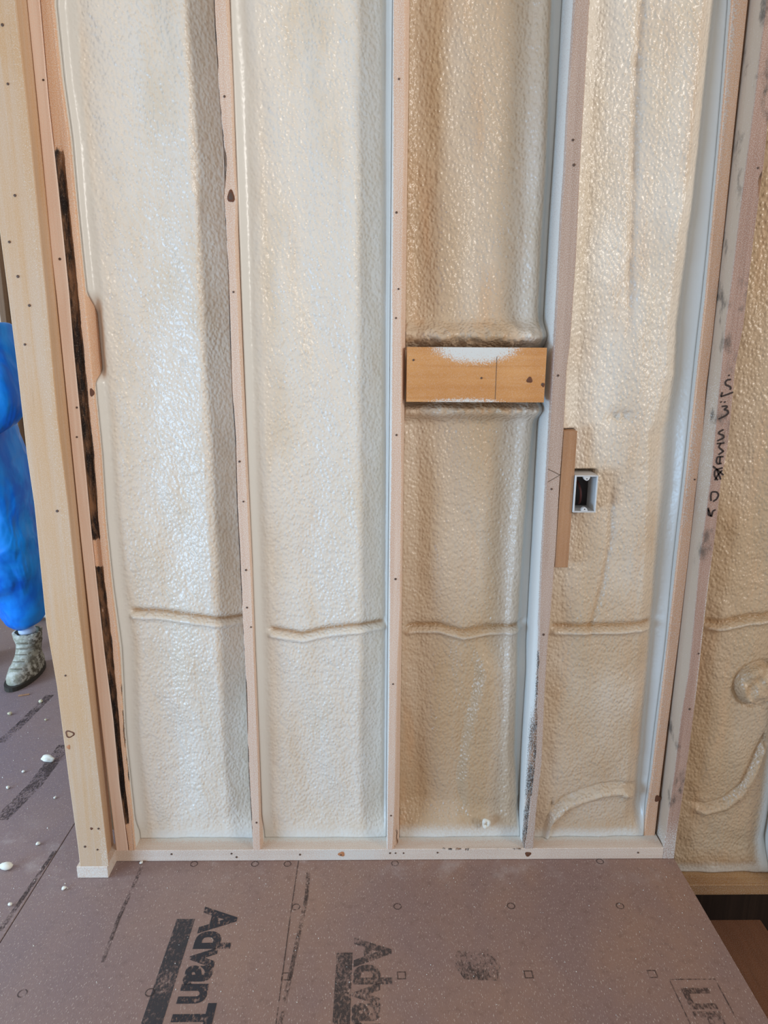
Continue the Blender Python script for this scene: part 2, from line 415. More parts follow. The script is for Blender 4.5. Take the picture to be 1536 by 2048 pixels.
# stud B
B_l = px((786, -200), (786, 0), (786, 239), (785, 444), (783, 615), (784, 618), (783, 789), (782, 926), (779, 1097), (779, 1218), (777, 1423), (774.5, 1594), (774, 1693))
B_r = px((810, -200), (810, 0), (810, 239), (806, 444), (804, 615), (803, 687), (803.6, 858), (804, 960), (802, 1097), (801, 1218), (796, 1321), (793, 1458), (790.6, 1594), (786, 1693))
def sprB(side, u, dep, z):
    if side == 1: return sstep(.05, .11, dep)*.9+.25*sstep(.9, .2, z)*sstep(.12, .3, z)
    if side == -1: return .9+z*0
    return .15+.2*sstep(1.0, .1, z)
sB = stud('wall_stud', B_l, B_r, 0, DEPTH, .038, ZT, M['stud'], 'straight pale pink stud holding the left end of the orange cross block',
          spray=sprB, bark=lambda s, u, d, z: (.42*sstep(.2, .1, z)*sstep(.8, 1, np.full_like(z, u)) if s != -1 else z*0), xln=-.019, xrn=.0185, warm=.3)
nails(sB, [(798, 158), (793, 425), (797, 578), (792, 636), (793, 870), (791, 1158), (786, 1368), (782, 1631)])
# stud C
C_l = px((1149, -200), (1149, 0), (1141, 120), (1134, 222), (1129, 342), (1122, 427), (1115, 581), (1112, 634), (1106, 737), (1096, 908), (1089.5, 1010), (1083, 1113), (1078, 1250), (1079, 1268), (1074, 1405), (1071, 1508), (1058, 1627), (1049, 1692))
C_r = px((1179, -200), (1179, 0), (1170, 171), (1160, 342), (1153, 513), (1141, 684), (1134, 737), (1129, 839), (1118.6, 976), (1112, 1096), (1100, 1250), (1096, 1285), (1089.5, 1388), (1084, 1525), (1074, 1610), (1067, 1692))
def sprC(side, u, dep, z):
    if side == -1: return .95*sstep(.0, .022+.0, dep)*(1-.85*sstep(.55, .4, z)*sstep(.045, .02, np.full_like(z, dep)))+.35*sstep(1.4, .7, z)
    if side == 1: return .5+z*0
    return .30*sstep(1.2, .1, z)+.10
def bkC(side, u, dep, z):
    w = noise2(0, 0, z*0, z, 1, .08, 9)
    lo = sstep(.75, .6, z)
    if side == -1 and dep < .04: return lo*(.75+.4*w)+.35*sstep(1.4, 2.0, z)*(.6+w)*(dep < .01)
    if side == 0: return lo*sstep(.25, .0, np.full_like(z, u))*(.35+.4*w)
    return z*0
sC = stud('wall_stud', C_l, C_r, 0, DEPTH, .038, ZT, M['stud_brown'], 'brownish stud with white sprayed left side, beside the short nailer strip',
          spray=sprC, bark=bkC, xln=.3875, xrn=.4255, warm=.0)
nails(sC, [(1146, 280), (1148, 330), (1116, 751), (1103, 978), (1087, 1269)])
# stud pair at the left end
S1_l = px((53, -200), (53, 0), (77, 239), (102.6, 513), (113, 600), (137, 839), (161, 1078), (185, 1300), (205, 1473), (231, 1690))
S1_r = px((79, -200), (79, 0), (97, 205), (116, 376), (137, 581), (147, 702), (167.5, 908), (182, 1061), (191, 1147), (208, 1302), (226, 1439), (239, 1576), (255, 1690))
S2_r = px((104, -200), (104, 0), (120, 154), (137, 273), (150, 410), (164, 547), (175, 650), (188, 790), (200, 908), (208, 1044), (222, 1181), (237, 1302), (247, 1473), (263, 1627), (268, 1690))
sS1 = stud('wall_stud', S1_l, S1_r, 0, DEPTH, .038, ZT, M['stud_pink'], 'clean pink-tan stud at the left end of the wall, next to the orange post',
           spray=lambda s, u, d, z: z*0, bark=lambda s, u, d, z: (z*0 if s == 0 else z*0), warm=.5)
nails(sS1, [(87, 160), (120, 518), (154, 815), (154, 874)])
gap_in = lambda z: S1_r(z)+.0012
def bkS2(side, u, dep, z):
    # bark strip runs down the left part of the front
    on = sstep(1.96, 1.90, z)-sstep(1.0, .97, z)*sstep(.90, .93, z)
    on = on*sstep(.115, .135, z)
    w = noise2(0, 0, z*0, z, 1, .07, 5)
    if side == 0: return on*sstep(.70, .54, np.full_like(z, u))*(1.0+.25*w)+.0*z
    if side == -1: return on*.9
    if side == 1: return .55*sstep(.78, .5, z)*(dep < .02)*(.5+.5*w+.5)*sstep(.15, .3, z)
    return z*0
def sprS2(side, u, dep, z):
    if side == 1:
        patch = sstep(1.15, .75, ((z-1.50)/.11)**2+((dep-.01)/.08)**2)
        return (sstep(.002, .02, dep)*1.15)*(1-patch)
    if side == 0: return sstep(.85, 1.0, np.full_like(z, u))*.35+.12
    return z*0
sS2 = stud('wall_stud', gap_in, S2_r, 0, DEPTH, .038, ZT, M['stud_orange'], 'narrow stud edge with a long dark bark strip, left side of the leftmost foam bay',
           spray=sprS2, bark=bkS2, warm=.7, nx=12, front=lambda u, z: (.010*sstep(.6, .35, np.full_like(z, u))*(sstep(1.96, 1.85, z)*sstep(.115, .16, z)) if u > 0 else .010*(sstep(1.96, 1.85, z)*sstep(.115, .16, z))))
knot(sS2, 184, 785, 0, .006, .010)
# stud D (set back) and stud E (weathered, with marker writing)
yD = .055
D_l = px((1465, -200), (1465, 0), (1440, 300), (1412, 600), (1390, 800), (1369, 1000), (1335, 1300), (1305, 1550), (1287, 1672), y=yD)
D_r = px((1497, -200), (1497, 0), (1469.5, 256), (1449, 461), (1425, 684), (1413, 778), (1405, 890), (1391, 993), (1377, 1123), (1360, 1266), (1340, 1422), (1323, 1559), (1310, 1672), y=yD)
def sprD(side, u, dep, z):
    low = sstep(1.62, 1.50, z)
    if side == -1: return sstep(.0, .014, dep)*1.1+z*0
    if side == 0: return np.clip(sstep(.75, .0, np.full_like(z, u))*(.04+.5*sstep(1.75, 2.05, z)+.35*sstep(1.42, 1.30, z)*sstep(.9, 1.1, z)+.15*sstep(.9, .6, z))+.05+.12*sstep(1.42, 1.3, z)-.5*sstep(.16, .12, z), 0, 1)
    return .1+z*0
sD = stud('wall_stud', D_l, D_r, yD, DEPTH, .038, ZT, M['stud_orange'], 'orange stud set back beside the marker-written board, white sprayed on its left',
          spray=sprD, warm=.1, nx=8, ny=10)
nails(sD, [(1389, 959)], y=yD)
knot(sD, 1315, 1597, yD, .009, .011)
E_l = px((1532, -200), (1532, 0), (1508, 205), (1483, 393), (1460, 581), (1452, 634), (1435, 805), (1423, 942), (1409, 1044), (1399, 1113), (1387, 1250), (1378, 1337), (1361, 1439), (1349, 1542), (1339, 1610), (1327, 1697))
E_r = px((1560, 0), (1529, 325), (1508, 479), (1488, 650), (1471, 737), (1457, 890), (1443, 959), (1432, 1061), (1418, 1164), (1406, 1267), (1395, 1371), (1382, 1473), (1368, 1576), (1354, 1668), (1349, 1713))
def sprE(side, u, dep, z):
    if side == 0: return sstep(.7, 1.0, np.full_like(z, u))*(.05+.55*sstep(1.0, .85, z)*sstep(.45, .55, z))+.6*sstep(.2, .05, z)
    if side == -1: return .22*sstep(1.5, 1.35, z)*sstep(.9, 1.2, z)+.12+.4*sstep(.12, .05, z)
    return .6+z*0
def bkE(side, u, dep, z):
    w = noise2(0, 0, z*0, z, 1, .06, 21)
    if side == 0: return sstep(.6, .95, np.full_like(z, u))*(.25+.45*w)*(sstep(1.4, 1.8, z)+sstep(1.0, .9, z)*.9*sstep(.5, .7, z))+.2*sstep(1.5, 1.7, z)*w
    return z*0
sE = stud('wall_stud', E_l, E_r, 0, DEPTH, .001, ZT, M['stud_grey'], 'weathered grey and pink stud with black marker writing at the stair edge',
          spray=sprE, bark=bkE, warm=.1, xln=.8105, xrn=.851)
nails(sE, [(1397, 1307), (1379, 1418), (1516, 336)])

# marker writing on stud E
STROKES = [[(495, 235), (450, 238), (425, 268), (432, 300), (480, 318), (496, 338), (482, 358)],
           [(370, 442), (440, 420), (520, 388)], [(392, 388), (372, 440)], [(466, 180), (478, 190)],
           [(372, 500), (380, 512)], [(415, 502), (428, 512)],
           [(385, 560), (440, 553), (450, 568), (408, 600), (455, 606), (466, 640), (430, 672), (345, 712)],
           [(405, 838), (350, 868), (346, 888), (406, 908), (410, 938), (330, 976)],
           [(325, 1008), (415, 1000)], [(372, 1006), (345, 1052), (404, 1098)],
           [(408, 1098), (345, 1142)], [(405, 1165), (330, 1165), (318, 1225), (335, 1255), (382, 1246)], [(365, 1165), (358, 1250)],
           [(275, 1280), (340, 1330), (405, 1388)], [(395, 1300), (300, 1325), (296, 1400), (335, 1450)], [(390, 1330), (340, 1380), (300, 1450)], [(320, 1310), (372, 1440)],
           [(255, 1700), (250, 1640), (262, 1588), (325, 1590), (348, 1628), (322, 1678), (280, 1705)],
           [(220, 1780), (222, 1870)], [(222, 1800), (255, 1885)], [(260, 1890), (275, 1820), (310, 1805)], [(222, 1868), (258, 1882)]]
vs, fs = [], []
yE = -.0012
for st in STROKES:
    P = [U(1380+x/6.026, 720+y/6.026, 1, yE) for x, y in st]
    # densify
    Q = []
    for i in range(len(P)-1):
        for t in np.linspace(0, 1, 4, endpoint=False): Q.append(P[i]*(1-t)+P[i+1]*t)
    Q.append(P[-1])
    Q = [q if i in (0, len(Q)-1) else (Q[i-1]+q+Q[i+1])/3 for i, q in enumerate(Q)]
    b0 = len(vs); w = .0021
    for i, q in enumerate(Q):
        d = Q[min(i+1, len(Q)-1)]-Q[max(i-1, 0)]; n = np.array([-d[2], 0, d[0]]); n = n/(np.linalg.norm(n)+1e-9)
        vs += [tuple(q+n*w), tuple(q-n*w)]
    for i in range(len(Q)-1): fs.append([b0+2*i, b0+2*i+1, b0+2*i+3, b0+2*i+2])
o = new_mesh('marker_writing', vs, fs, M['marker'], sE, U(1440, 880, 1, yE)); o['label'] = 'black hand-written marker letters reading downward'; o['kind'] = 'stuff'
# pencil arrow on stud C
vs, fs = [], []
for a_, b2 in (((1096, 938), (1120, 950)), ((1120, 950), (1096, 964))):
    p, q = U(*a_, 1, -.0008), U(*b2, 1, -.0008); k = len(vs)
    vs += [tuple(p+[0, 0, .0009]), tuple(p-[0, 0, .0009]), tuple(q-[0, 0, .0009]), tuple(q+[0, 0, .0009])]; fs.append([k, k+1, k+2, k+3])
new_mesh('pencil_mark', vs, fs, M['pencil'], sC, U(1110, 950, 1, 0))

# ------------------------------------------------------------------ horizontal boards with attribute grids
def hboard(name, x0, x1, y0, y1, z0, z1, mat, label, cat, spray=None, bark=None, group=None, parent=None, origin=None, dx=.008):
    nx = int((x1-x0)/dx); xs = np.linspace(x0, x1, nx+1); c = .0015
    ring = [(y0+c, z0), (y0, z0+c), (y0, z0+(z1-z0)*.33), (y0, z0+(z1-z0)*.66), (y0, z1-c), (y0+c, z1)]
    ring += [(y0+(y1-y0)*k/10, z1) for k in range(1, 11)]+[(y1, z0)]
    nc = len(ring); V = np.zeros((nc, nx+1, 3)); S = np.zeros((nc, nx+1)); B = np.zeros((nc, nx+1))
    for k, (y, z) in enumerate(ring):
        V[k, :, 0] = xs; V[k, :, 1] = y; V[k, :, 2] = z
        side = 0 if k <= 4 else 1
        if spray: S[k] = spray(side, xs, y, z)
        if bark: B[k] = bark(side, xs, y, z)
    i = np.arange(nc)[:, None]*(nx+1)+np.arange(nx)[None]; j = ((np.arange(nc)+1) % nc)[:, None]*(nx+1)+np.arange(nx)[None]
    Fc = np.stack([i, i+1, j+1, j], -1).reshape(-1, 4).tolist()
    Fc.append([k*(nx+1) for k in range(nc)]); Fc.append([k*(nx+1)+nx for k in range(nc)][::-1])
    o = new_mesh(name, V.reshape(-1, 3), Fc, mat, parent, origin if origin is not None else ((x0+x1)/2, (y0+y1)/2, z0), attrs={'spray': S.ravel(), 'bark': B.ravel(), 'warm': np.full(S.size, .5)})
    return tag(o, label, cat, group)
def sprP(side, x, y, z):
    if side == 0: return .42*sstep(-.78, -.7, x)+.28*sstep(-.28, -.18, x)*sstep(.0, -.08, x)-.12*sstep(.2, .6, x)
    return .25+.75*sstep(.02, .055, y)*sstep(-.76, -.68, x)
def bkP(side, x, y, z):
    w = noise2(0, 0, x*0, x, 1, .03, 31)
    return sstep(.02, .06, x)*sstep(.42, .36, x)*sstep(.03, .037, z)*(y < .012)*(.33+.4*w)
plate = hboard('bottom_plate', -.822, .806, 0, DEPTH, 0.0005, .038, M['plate'], 'long pale bottom plate lying on the subfloor under the studs', 'wall plate', sprP, bkP)
nails(plate, [(343, 1708), (473, 1714), (463, 1707), (780, 1706), (791, 1706), (807, 1706), (875, 1705), (1057, 1708), (1276, 1705), (682, 1709), (600, 1709)], r=.003)
knot(plate, 683, 1708, 0, .010, .008, 'knot_light'); knot(plate, 1056, 1708, 0, .009, .008)
# orange cross block
ksp = lambda side, x, y, z: (np.clip(1.25*np.exp(-((x-.185)/.085)**2)*sstep(1.425, 1.487, np.full_like(x, z))*1.0+.55*np.exp(-((x-.17)/.11)**2)*sstep(1.372, 1.352, np.full_like(x, z)), 0, 1.3) if side == 0 else .8+x*0)
def block_board():
    x0, x1, y0, y1, z0, z1 = .0215, .3705, .001, .039, 1.3515, 1.4865
    nx, nzz = 70, 26; xs = np.linspace(x0, x1, nx+1); zs = np.linspace(z0, z1, nzz+1)
    X, Z = np.meshgrid(xs, zs, indexing='ij')
    s = np.clip(1.1*sstep(1.3, .1, ((X-.195)/.125)**2+((Z-1.492)/.052)**2)+.9*sstep(1.5, .0, ((X-.17)/.12)**2+((Z-1.345)/.018)**2), 0, 1.1)
    V = [(x, y0, z) for x in xs for z in zs]; n0 = len(V)
    Fc = [[i*(nzz+1)+j, (i+1)*(nzz+1)+j, (i+1)*(nzz+1)+j+1, i*(nzz+1)+j+1] for i in range(nx) for j in range(nzz)]
    rim = [i*(nzz+1) for i in range(nx+1)]+[nx*(nzz+1)+j for j in range(1, nzz+1)]+[i*(nzz+1)+nzz for i in range(nx-1, -1, -1)]+[j for j in range(nzz-1, 0, -1)]
    for r_ in rim: V.append((V[r_][0], y1, V[r_][2]))
    k = len(rim)
    for i in range(k): j = (i+1) % k; Fc.append([rim[j], rim[i], n0+i, n0+j])
    Fc.append([n0+i for i in range(k)][::-1])
    sp = np.concatenate([s.ravel(), np.full(k, .6)])
    o = new_mesh('cross_block', V, Fc, M['block'], None, ((x0+x1)/2, .02, z0), attrs={'spray': sp, 'bark': sp*0, 'warm': sp*0+.1})
    return tag(o, 'orange wooden cross block fixed flat between two studs, dusted white in the middle', 'wood block')
blk = block_board()
nails(blk, [(827, 720), (963, 756), (1085, 768)], y=.001); knot(blk, 1059, 760, .001, .0075, .0075, 'knot'); knot(blk, 1086, 770, .001, .0045, .005, 'knot')
p0 = U(994, 713, 1, 0); p1 = U(993, 799, 1, 0)
new_mesh('pencil_line', [(p0[0]-.0006, .0002, p1[2]), (p0[0]+.0006, .0002, p1[2]), (p0[0]+.0006, .0002, p0[2]), (p0[0]-.0006, .0002, p0[2])], [[0, 1, 2, 3]], M['pencil'], blk, p0)

# nailer strip and outlet box
nl = box('nailer_strip', .4262, .4612, .001, .045, .9125, 1.2795, M['nailer'], c=.001)
tag(nl, 'short bare brown wood strip fastened against the stud beside the outlet box', 'wood strip')
bx = empty('outlet_box', (.4925, .03, 1.066))
tag(bx, 'white plastic electrical box, open and empty, set in the foam beside the brown strip', 'outlet box')
X0, X1, Z0, Z1, Y0, Y1 = .4625, .5225, 1.066, 1.165, -.006, .070
def add_box_parts():
    t = .0035; vs, fs = [], []
    def q(a, b, c_, d, e, f):
        v, f_ = box_vf(a, b, c_, d, e, f, .0006); k = len(vs); vs.extend(v); fs.extend([[i+k for i in g_] for g_ in f_])
    q(X0, X0+t, Y0, Y1, Z0, Z1); q(X1-t, X1, Y0, Y1, Z0, Z1); q(X0+t-.0003, X1-t+.0003, Y0, Y1, Z0, Z0+t); q(X0+t-.0003, X1-t+.0003, Y0, Y1, Z1-t, Z1)
    new_mesh('shell', vs, fs, M['white_plastic'], bx, (X0, Y0, Z0))
    box('back_panel', X0+t, X1-t, Y1-.004, Y1, Z0+t, Z1-t, M['inner_dark'], bx, c=.0005)
    for zc, s in ((Z0+t, 1), (Z1-t, -1)):
        xc = (X0+X1)/2; k = 12; vs2 = []
        for y in (Y0, Y0+.012):
            vs2 += [(xc+.0085*math.cos(math.pi*i/(k-1)), y, zc-s*.001+s*.0115*math.sin(math.pi*i/(k-1))) for i in range(k)]
        f2 = [list(range(k))[::s], list(range(k, 2*k))[::-s]]+[[i, i+k, (i+1) % k+k, (i+1) % k][::s] for i in range(k)]
        lug = new_mesh('screw_lug', vs2, f2, M['white_plastic'], bx, (xc, Y0, zc))
        k2 = 10; yy = Y0-.0004
        new_mesh('screw_hole', [(xc+.0016*math.cos(2*math.pi*i/k2), yy, zc+s*.0055+.0016*math.sin(2*math.pi*i/k2)) for i in range(k2)], [list(range(k2))], M['inner_dark'], lug, (xc, yy, zc))
    # folded cable in front of the near-black back panel
    cu = bpy.data.curves.new('cable', 'CURVE'); cu.dimensions = '3D'; cu.bevel_depth = .003; cu.bevel_resolution = 2
    sp = cu.splines.new('NURBS'); pts = [(.484, .05, 1.14), (.486, .030, 1.13), (.490, .024, 1.115), (.490, .026, 1.09), (.492, .045, 1.08)]
    sp.points.add(len(pts)-1)
    for i, p in enumerate(pts): sp.points[i].co = (*(Vector(p)-Vector((.4925, .03, 1.066))), 1)
    sp.use_endpoint_u = True; cu.materials.append(M['cable'])
    o = bpy.data.objects.new('cable', cu); SC.collection.objects.link(o); dg = bpy.context.evaluated_depsgraph_get(); m2 = bpy.data.meshes.new_from_object(o.evaluated_get(dg)); bpy.data.objects.remove(o); o = bpy.data.objects.new('cable', m2); SC.collection.objects.link(o); o.parent = bx; o['label'] = 'dark reddish cable folded inside the box'
add_box_parts()

# orange post standing proud at the left, on its own short plate
yP0, yP1 = -.064, .03
P_l = px((-20, 200), (-5, 420), (0, 472), (17, 600), (34, 737), (53, 908), (68, 1010), (92, 1250), (113, 1371), (137, 1559), (155.5, 1696), (159, 1728), y=yP0)
P_r = px((20, -120), (31, 0), (61.5, 273), (85, 513), (94, 600), (116, 839), (137, 1010), (157, 1215), (164, 1268), (185, 1439), (205, 1610), (218, 1727), y=yP0)
sP = stud('end_post', P_l, P_r, yP0, yP1, .039, ZT, M['post'], 'wide orange wooden post standing proud at the left end of the wall', 'post', nx=16, ny=10,
          spray=lambda s, u, d, z: (.22*sstep(.55, .8, np.full_like(z, u))+.25*sstep(.2, .05, z)*sstep(.6, .9, np.full_like(z, u)) if s == 0 else z*0), xrn=-.8345, warm=.9)
nails(sP, [(5, 50), (16, 168), (30, 391), (19, 484), (36, 553), (59, 611), (50, 689), (114.5, 1022), (131, 1351), (197, 1657), (170, 1693), (195, 1699)], y=yP0, r=.0031)
knot(sP, 139.5, 1468, yP0, .0125, .011, 'knot', ring=True); knot(sP, 137, 1494, yP0, .005, .007, 'knot_light'); knot(sP, 183, 1657, yP0, .004, .004)
pb = hboard('bottom_plate', -.905, -.8185, yP0-.002, yP1, .0005, .0385, M['plate'], 'short whitened plate block under the foot of the orange post', 'wall plate', lambda s, x, y, z: .45+x*0)

# ------------------------------------------------------------------ foam bays
def foam_bay(label, xL, xR, z0, z1, feats, seed, amp=1.0, texr=1.0, cable=None, bottom=True, tanf=None, brownf=None, extra=None, smf=None, warm=.5, cell=.004, yoff=0.0, crisp=True):
    # each side is a number or, where a stud is not quite straight, a function of height
    nz = int((z1-z0)/cell); zs = np.linspace(z0, z1, nz+1)
    eL = xL(zs) if callable(xL) else np.full(nz+1, xL); eR = xR(zs) if callable(xR) else np.full(nz+1, xR)
    xL, xR = float(eL.mean()), float(eR.mean()); nx = int((xR-xL)/cell)
    t_ = np.linspace(0, 1, nx+1)[:, None]; X = eL[None]*(1-t_)+eR[None]*t_; Z = np.broadcast_to(zs[None], X.shape).copy()
    R = np.zeros((nx+1, nz+1)); SM = np.zeros_like(R)
    fx = []
    for f in feats:
        pts, rec, sm = f
        if isinstance(pts, (int, float)): fx.append(np.full(nz+1, float(pts)))
        elif isinstance(pts, str): fx.append(eL+float(pts[1:]) if pts[0] == 'L' else eR-float(pts[1:]))
        else: fx.append(poly_x(pts, rec if not callable(rec) else .06)(zs))
    FX = np.array(fx)
    FR = np.array([np.full(nz+1, f[1]) if not callable(f[1]) else f[1](zs) for f in feats])
    FS = np.array([np.full(nz+1, f[2]) if not callable(f[2]) else f[2](zs) for f in feats])
    wb = np.sin(np.pi*t_)*(.0022*noise2(0, 0, X*.3, Z, .1, .012, seed+20)+.0035*noise2(0, 0, X*.2, Z, .1, .05, seed+21))
    for j in range(nz+1):
        o = np.argsort(FX[:, j])
        R[:, j] = np.interp(X[:, j]+wb[:, j], FX[o, j], FR[o, j]); SM[:, j] = np.interp(X[:, j]+wb[:, j], FX[o, j], FS[o, j])
    k = np.array([0, 1, 2, 1, 0.]) if crisp else np.array([1, 2, 3, 2, 1.]); k /= k.sum()
    for _ in range(1 if crisp else 2):
        Rp = np.pad(R, ((2, 2), (0, 0)), mode='edge'); R = sum(k[i]*Rp[i:i+nx+1] for i in range(5))
        Sp = np.pad(SM, ((2, 2), (0, 0)), mode='edge'); SM = sum(k[i]*Sp[i:i+nx+1] for i in range(5))
    if smf: SM = np.clip(smf(X, Z, SM), 0, 1)
    T = 1-SM
    R += amp*(.007*noise2(0, 0, X, Z, .08, .28, seed)+.0035*noise2(0, 0, X+.25*Z, Z-.25*X, .045, .12, seed+1)*T+.0008*noise2(0, 0, X*.8+Z*.6, Z*.8-X*.6, .021, .027, seed+2)*T)
    R += texr*T*.00015*noise2(0, 0, X, Z, .010, .010, seed+3)
    if bottom:
        zb = z0; t = sstep(.11, .0, Z-zb)
        R = R*(1-t)+(.052+.004*noise2(0, 0, X, Z, .05, .05, seed+6))*t
        SM = np.maximum(SM, .75*sstep(.07, .0, Z-zb))
    R = np.clip(R, .004, .132)
    if cable:
        pts, y, h = cable[:3]
        w = sorted([(U(a, b, 1, y)[0], U(a, b, 1, y)[2]) for a, b in pts])
        cz = np.interp(X, [a for a, b in w], [b for a, b in w])
        xa, xb_ = w[0][0], w[-1][0]
        on = sstep(xa-.01, xa+.01, X)*sstep(xb_+.012, xb_-.008, X)
        cz = cz+.002*noise2(0, 0, X, Z*0, .03, 1, seed+8)
        R -= on*h*np.exp(-((Z-cz)/.0075)**2); R += on*h*.9*np.exp(-((Z-cz-.019)/.008)**2)
        SM = np.maximum(SM, on*.45*np.exp(-((Z-cz)/.007)**2))
        BRc = on*.95*np.exp(-((Z-cz-.0175)/.0045)**2)
    else: BRc = 0
    TN = np.zeros_like(R); BR = np.zeros_like(R)+BRc
    if extra: R, SM = extra(X, Z, R, SM)
    if tanf: TN = np.clip(tanf(X, Z), 0, 1)
    if brownf: BR = np.clip(BR+brownf(X, Z), 0, 1)
    V = np.stack([X, R+yoff, Z], -1).reshape(-1, 3)
    # back rim so the slab has thickness
    i = (np.arange(nx)[:, None]*(nz+1)+np.arange(nz)[None])
    Fc = np.stack([i, i+nz+1, i+nz+2, i+1], -1).reshape(-1, 4).tolist()
    n0 = len(V); yb = .1385+yoff
    rim = [a*(nz+1) for a in range(nx+1)]+[nx*(nz+1)+b for b in range(1, nz+1)]+[a*(nz+1)+nz for a in range(nx-1, -1, -1)]+[b for b in range(nz-1, 0, -1)]
    Vb = V[rim].copy(); Vb[:, 1] = yb; V = np.vstack([V, Vb]); kk = len(rim)
    Fc += [[rim[(a+1) % kk], rim[a], n0+a, n0+(a+1) % kk] for a in range(kk)]
    Fc.append([n0+a for a in range(kk)][::-1])
    ext = lambda A: np.concatenate([A.ravel(), A.ravel()[rim]])
    o = new_mesh('spray_foam', V, Fc, M['foam'], None, ((xL+xR)/2, .1+yoff, z0), smooth=True,
                 attrs={'smooth': ext(SM), 'tan': ext(TN), 'brown': ext(BR), 'warm': ext(np.full_like(R, warm))})
    return tag(o, label, 'insulation')

e_ = .0008
# bay 1
foam_bay('leftmost foam bay, pearly grey white with a shaded slope down its right side', lambda z: S2_r(z)+.0008, -.4215-e_, .0385, ZT, [
    ('L0', lambda z: .020+.055*sstep(1.62, 1.56, z)*sstep(1.39, 1.43, z), 1.0), ('L.008', lambda z: .040+.036*sstep(1.62, 1.56, z)*sstep(1.39, 1.43, z), 1.0),
    ([(148, 0), (160, 200), (183, 400), (203, 600), (222, 900), (240, 1100), (262, 1300), (284, 1600)], .046, .85),
    ([(162, 0), (176, 200), (200, 400), (222, 600), (245, 900), (262, 1100), (285, 1300), (305, 1600)], .050, .05),
    ([(250, 0), (280, 400), (300, 700), (330, 1100), (360, 1600)], .060, 0),
    ([(366, 0), (374, 150), (381, 330), (393, 410), (396, 600), (404, 800), (415, 1000), (427, 1200), (431, 1300), (440, 1450), (450, 1600)], .050, .1),
    ([(380, 0), (388, 150), (396, 330), (402, 410), (412, 600), (420, 800), (432, 1000), (441, 1200), (445, 1300), (455, 1450), (465, 1600)], .060, .0),
    (-.4215, .100, .25)], 11, amp=1.1, cable=([(266, 1229), (330, 1235), (400, 1243), (440, 1249), (486, 1253)], .06, .012), warm=.55)
# bay 2
foam_bay('bright cream foam bay with a wavy cable ridge, second bay from the orange post', -.3885+e_, -.019-e_, .0385, ZT, [
    ('L0', .022, 1.0), ('L.010', .034, 1.0), ([(485, 0), (500, 600), (520, 1150), (540, 1650)], .042, .95),
    ([(512, 0), (520, 400), (525, 700), (540, 1150), (548, 1650)], .045, .45),
    ([(522, 0), (530, 400), (536, 700), (550, 1150), (560, 1650)], .049, .10),
    ([(610, 0), (620, 600), (640, 1650)], .064, 0),
    ([(714, 0), (712, 300), (711, 600), (716, 680), (716, 1000), (718, 1200), (718, 1400), (716, 1500), (722, 1620)], .060, .05),
    ([(730, 0), (727, 300), (727, 600), (733, 680), (732, 1000), (732, 1200), (732, 1400), (732, 1500), (738, 1620)], .068, 0),
    ([(764, 0), (766, 600), (767, 1000), (766, 1300), (766, 1620)], .085, .35),
    ([(770, 0), (771, 600), (772, 1000), (771, 1300), (769, 1620)], .098, .95),
    (-.019, .070, 1.0)], 23, amp=.9, cable=([(540, 1266), (575, 1273), (605, 1279), (640, 1273), (680, 1265), (720, 1262), (768, 1261)], .06, .012), warm=.5)
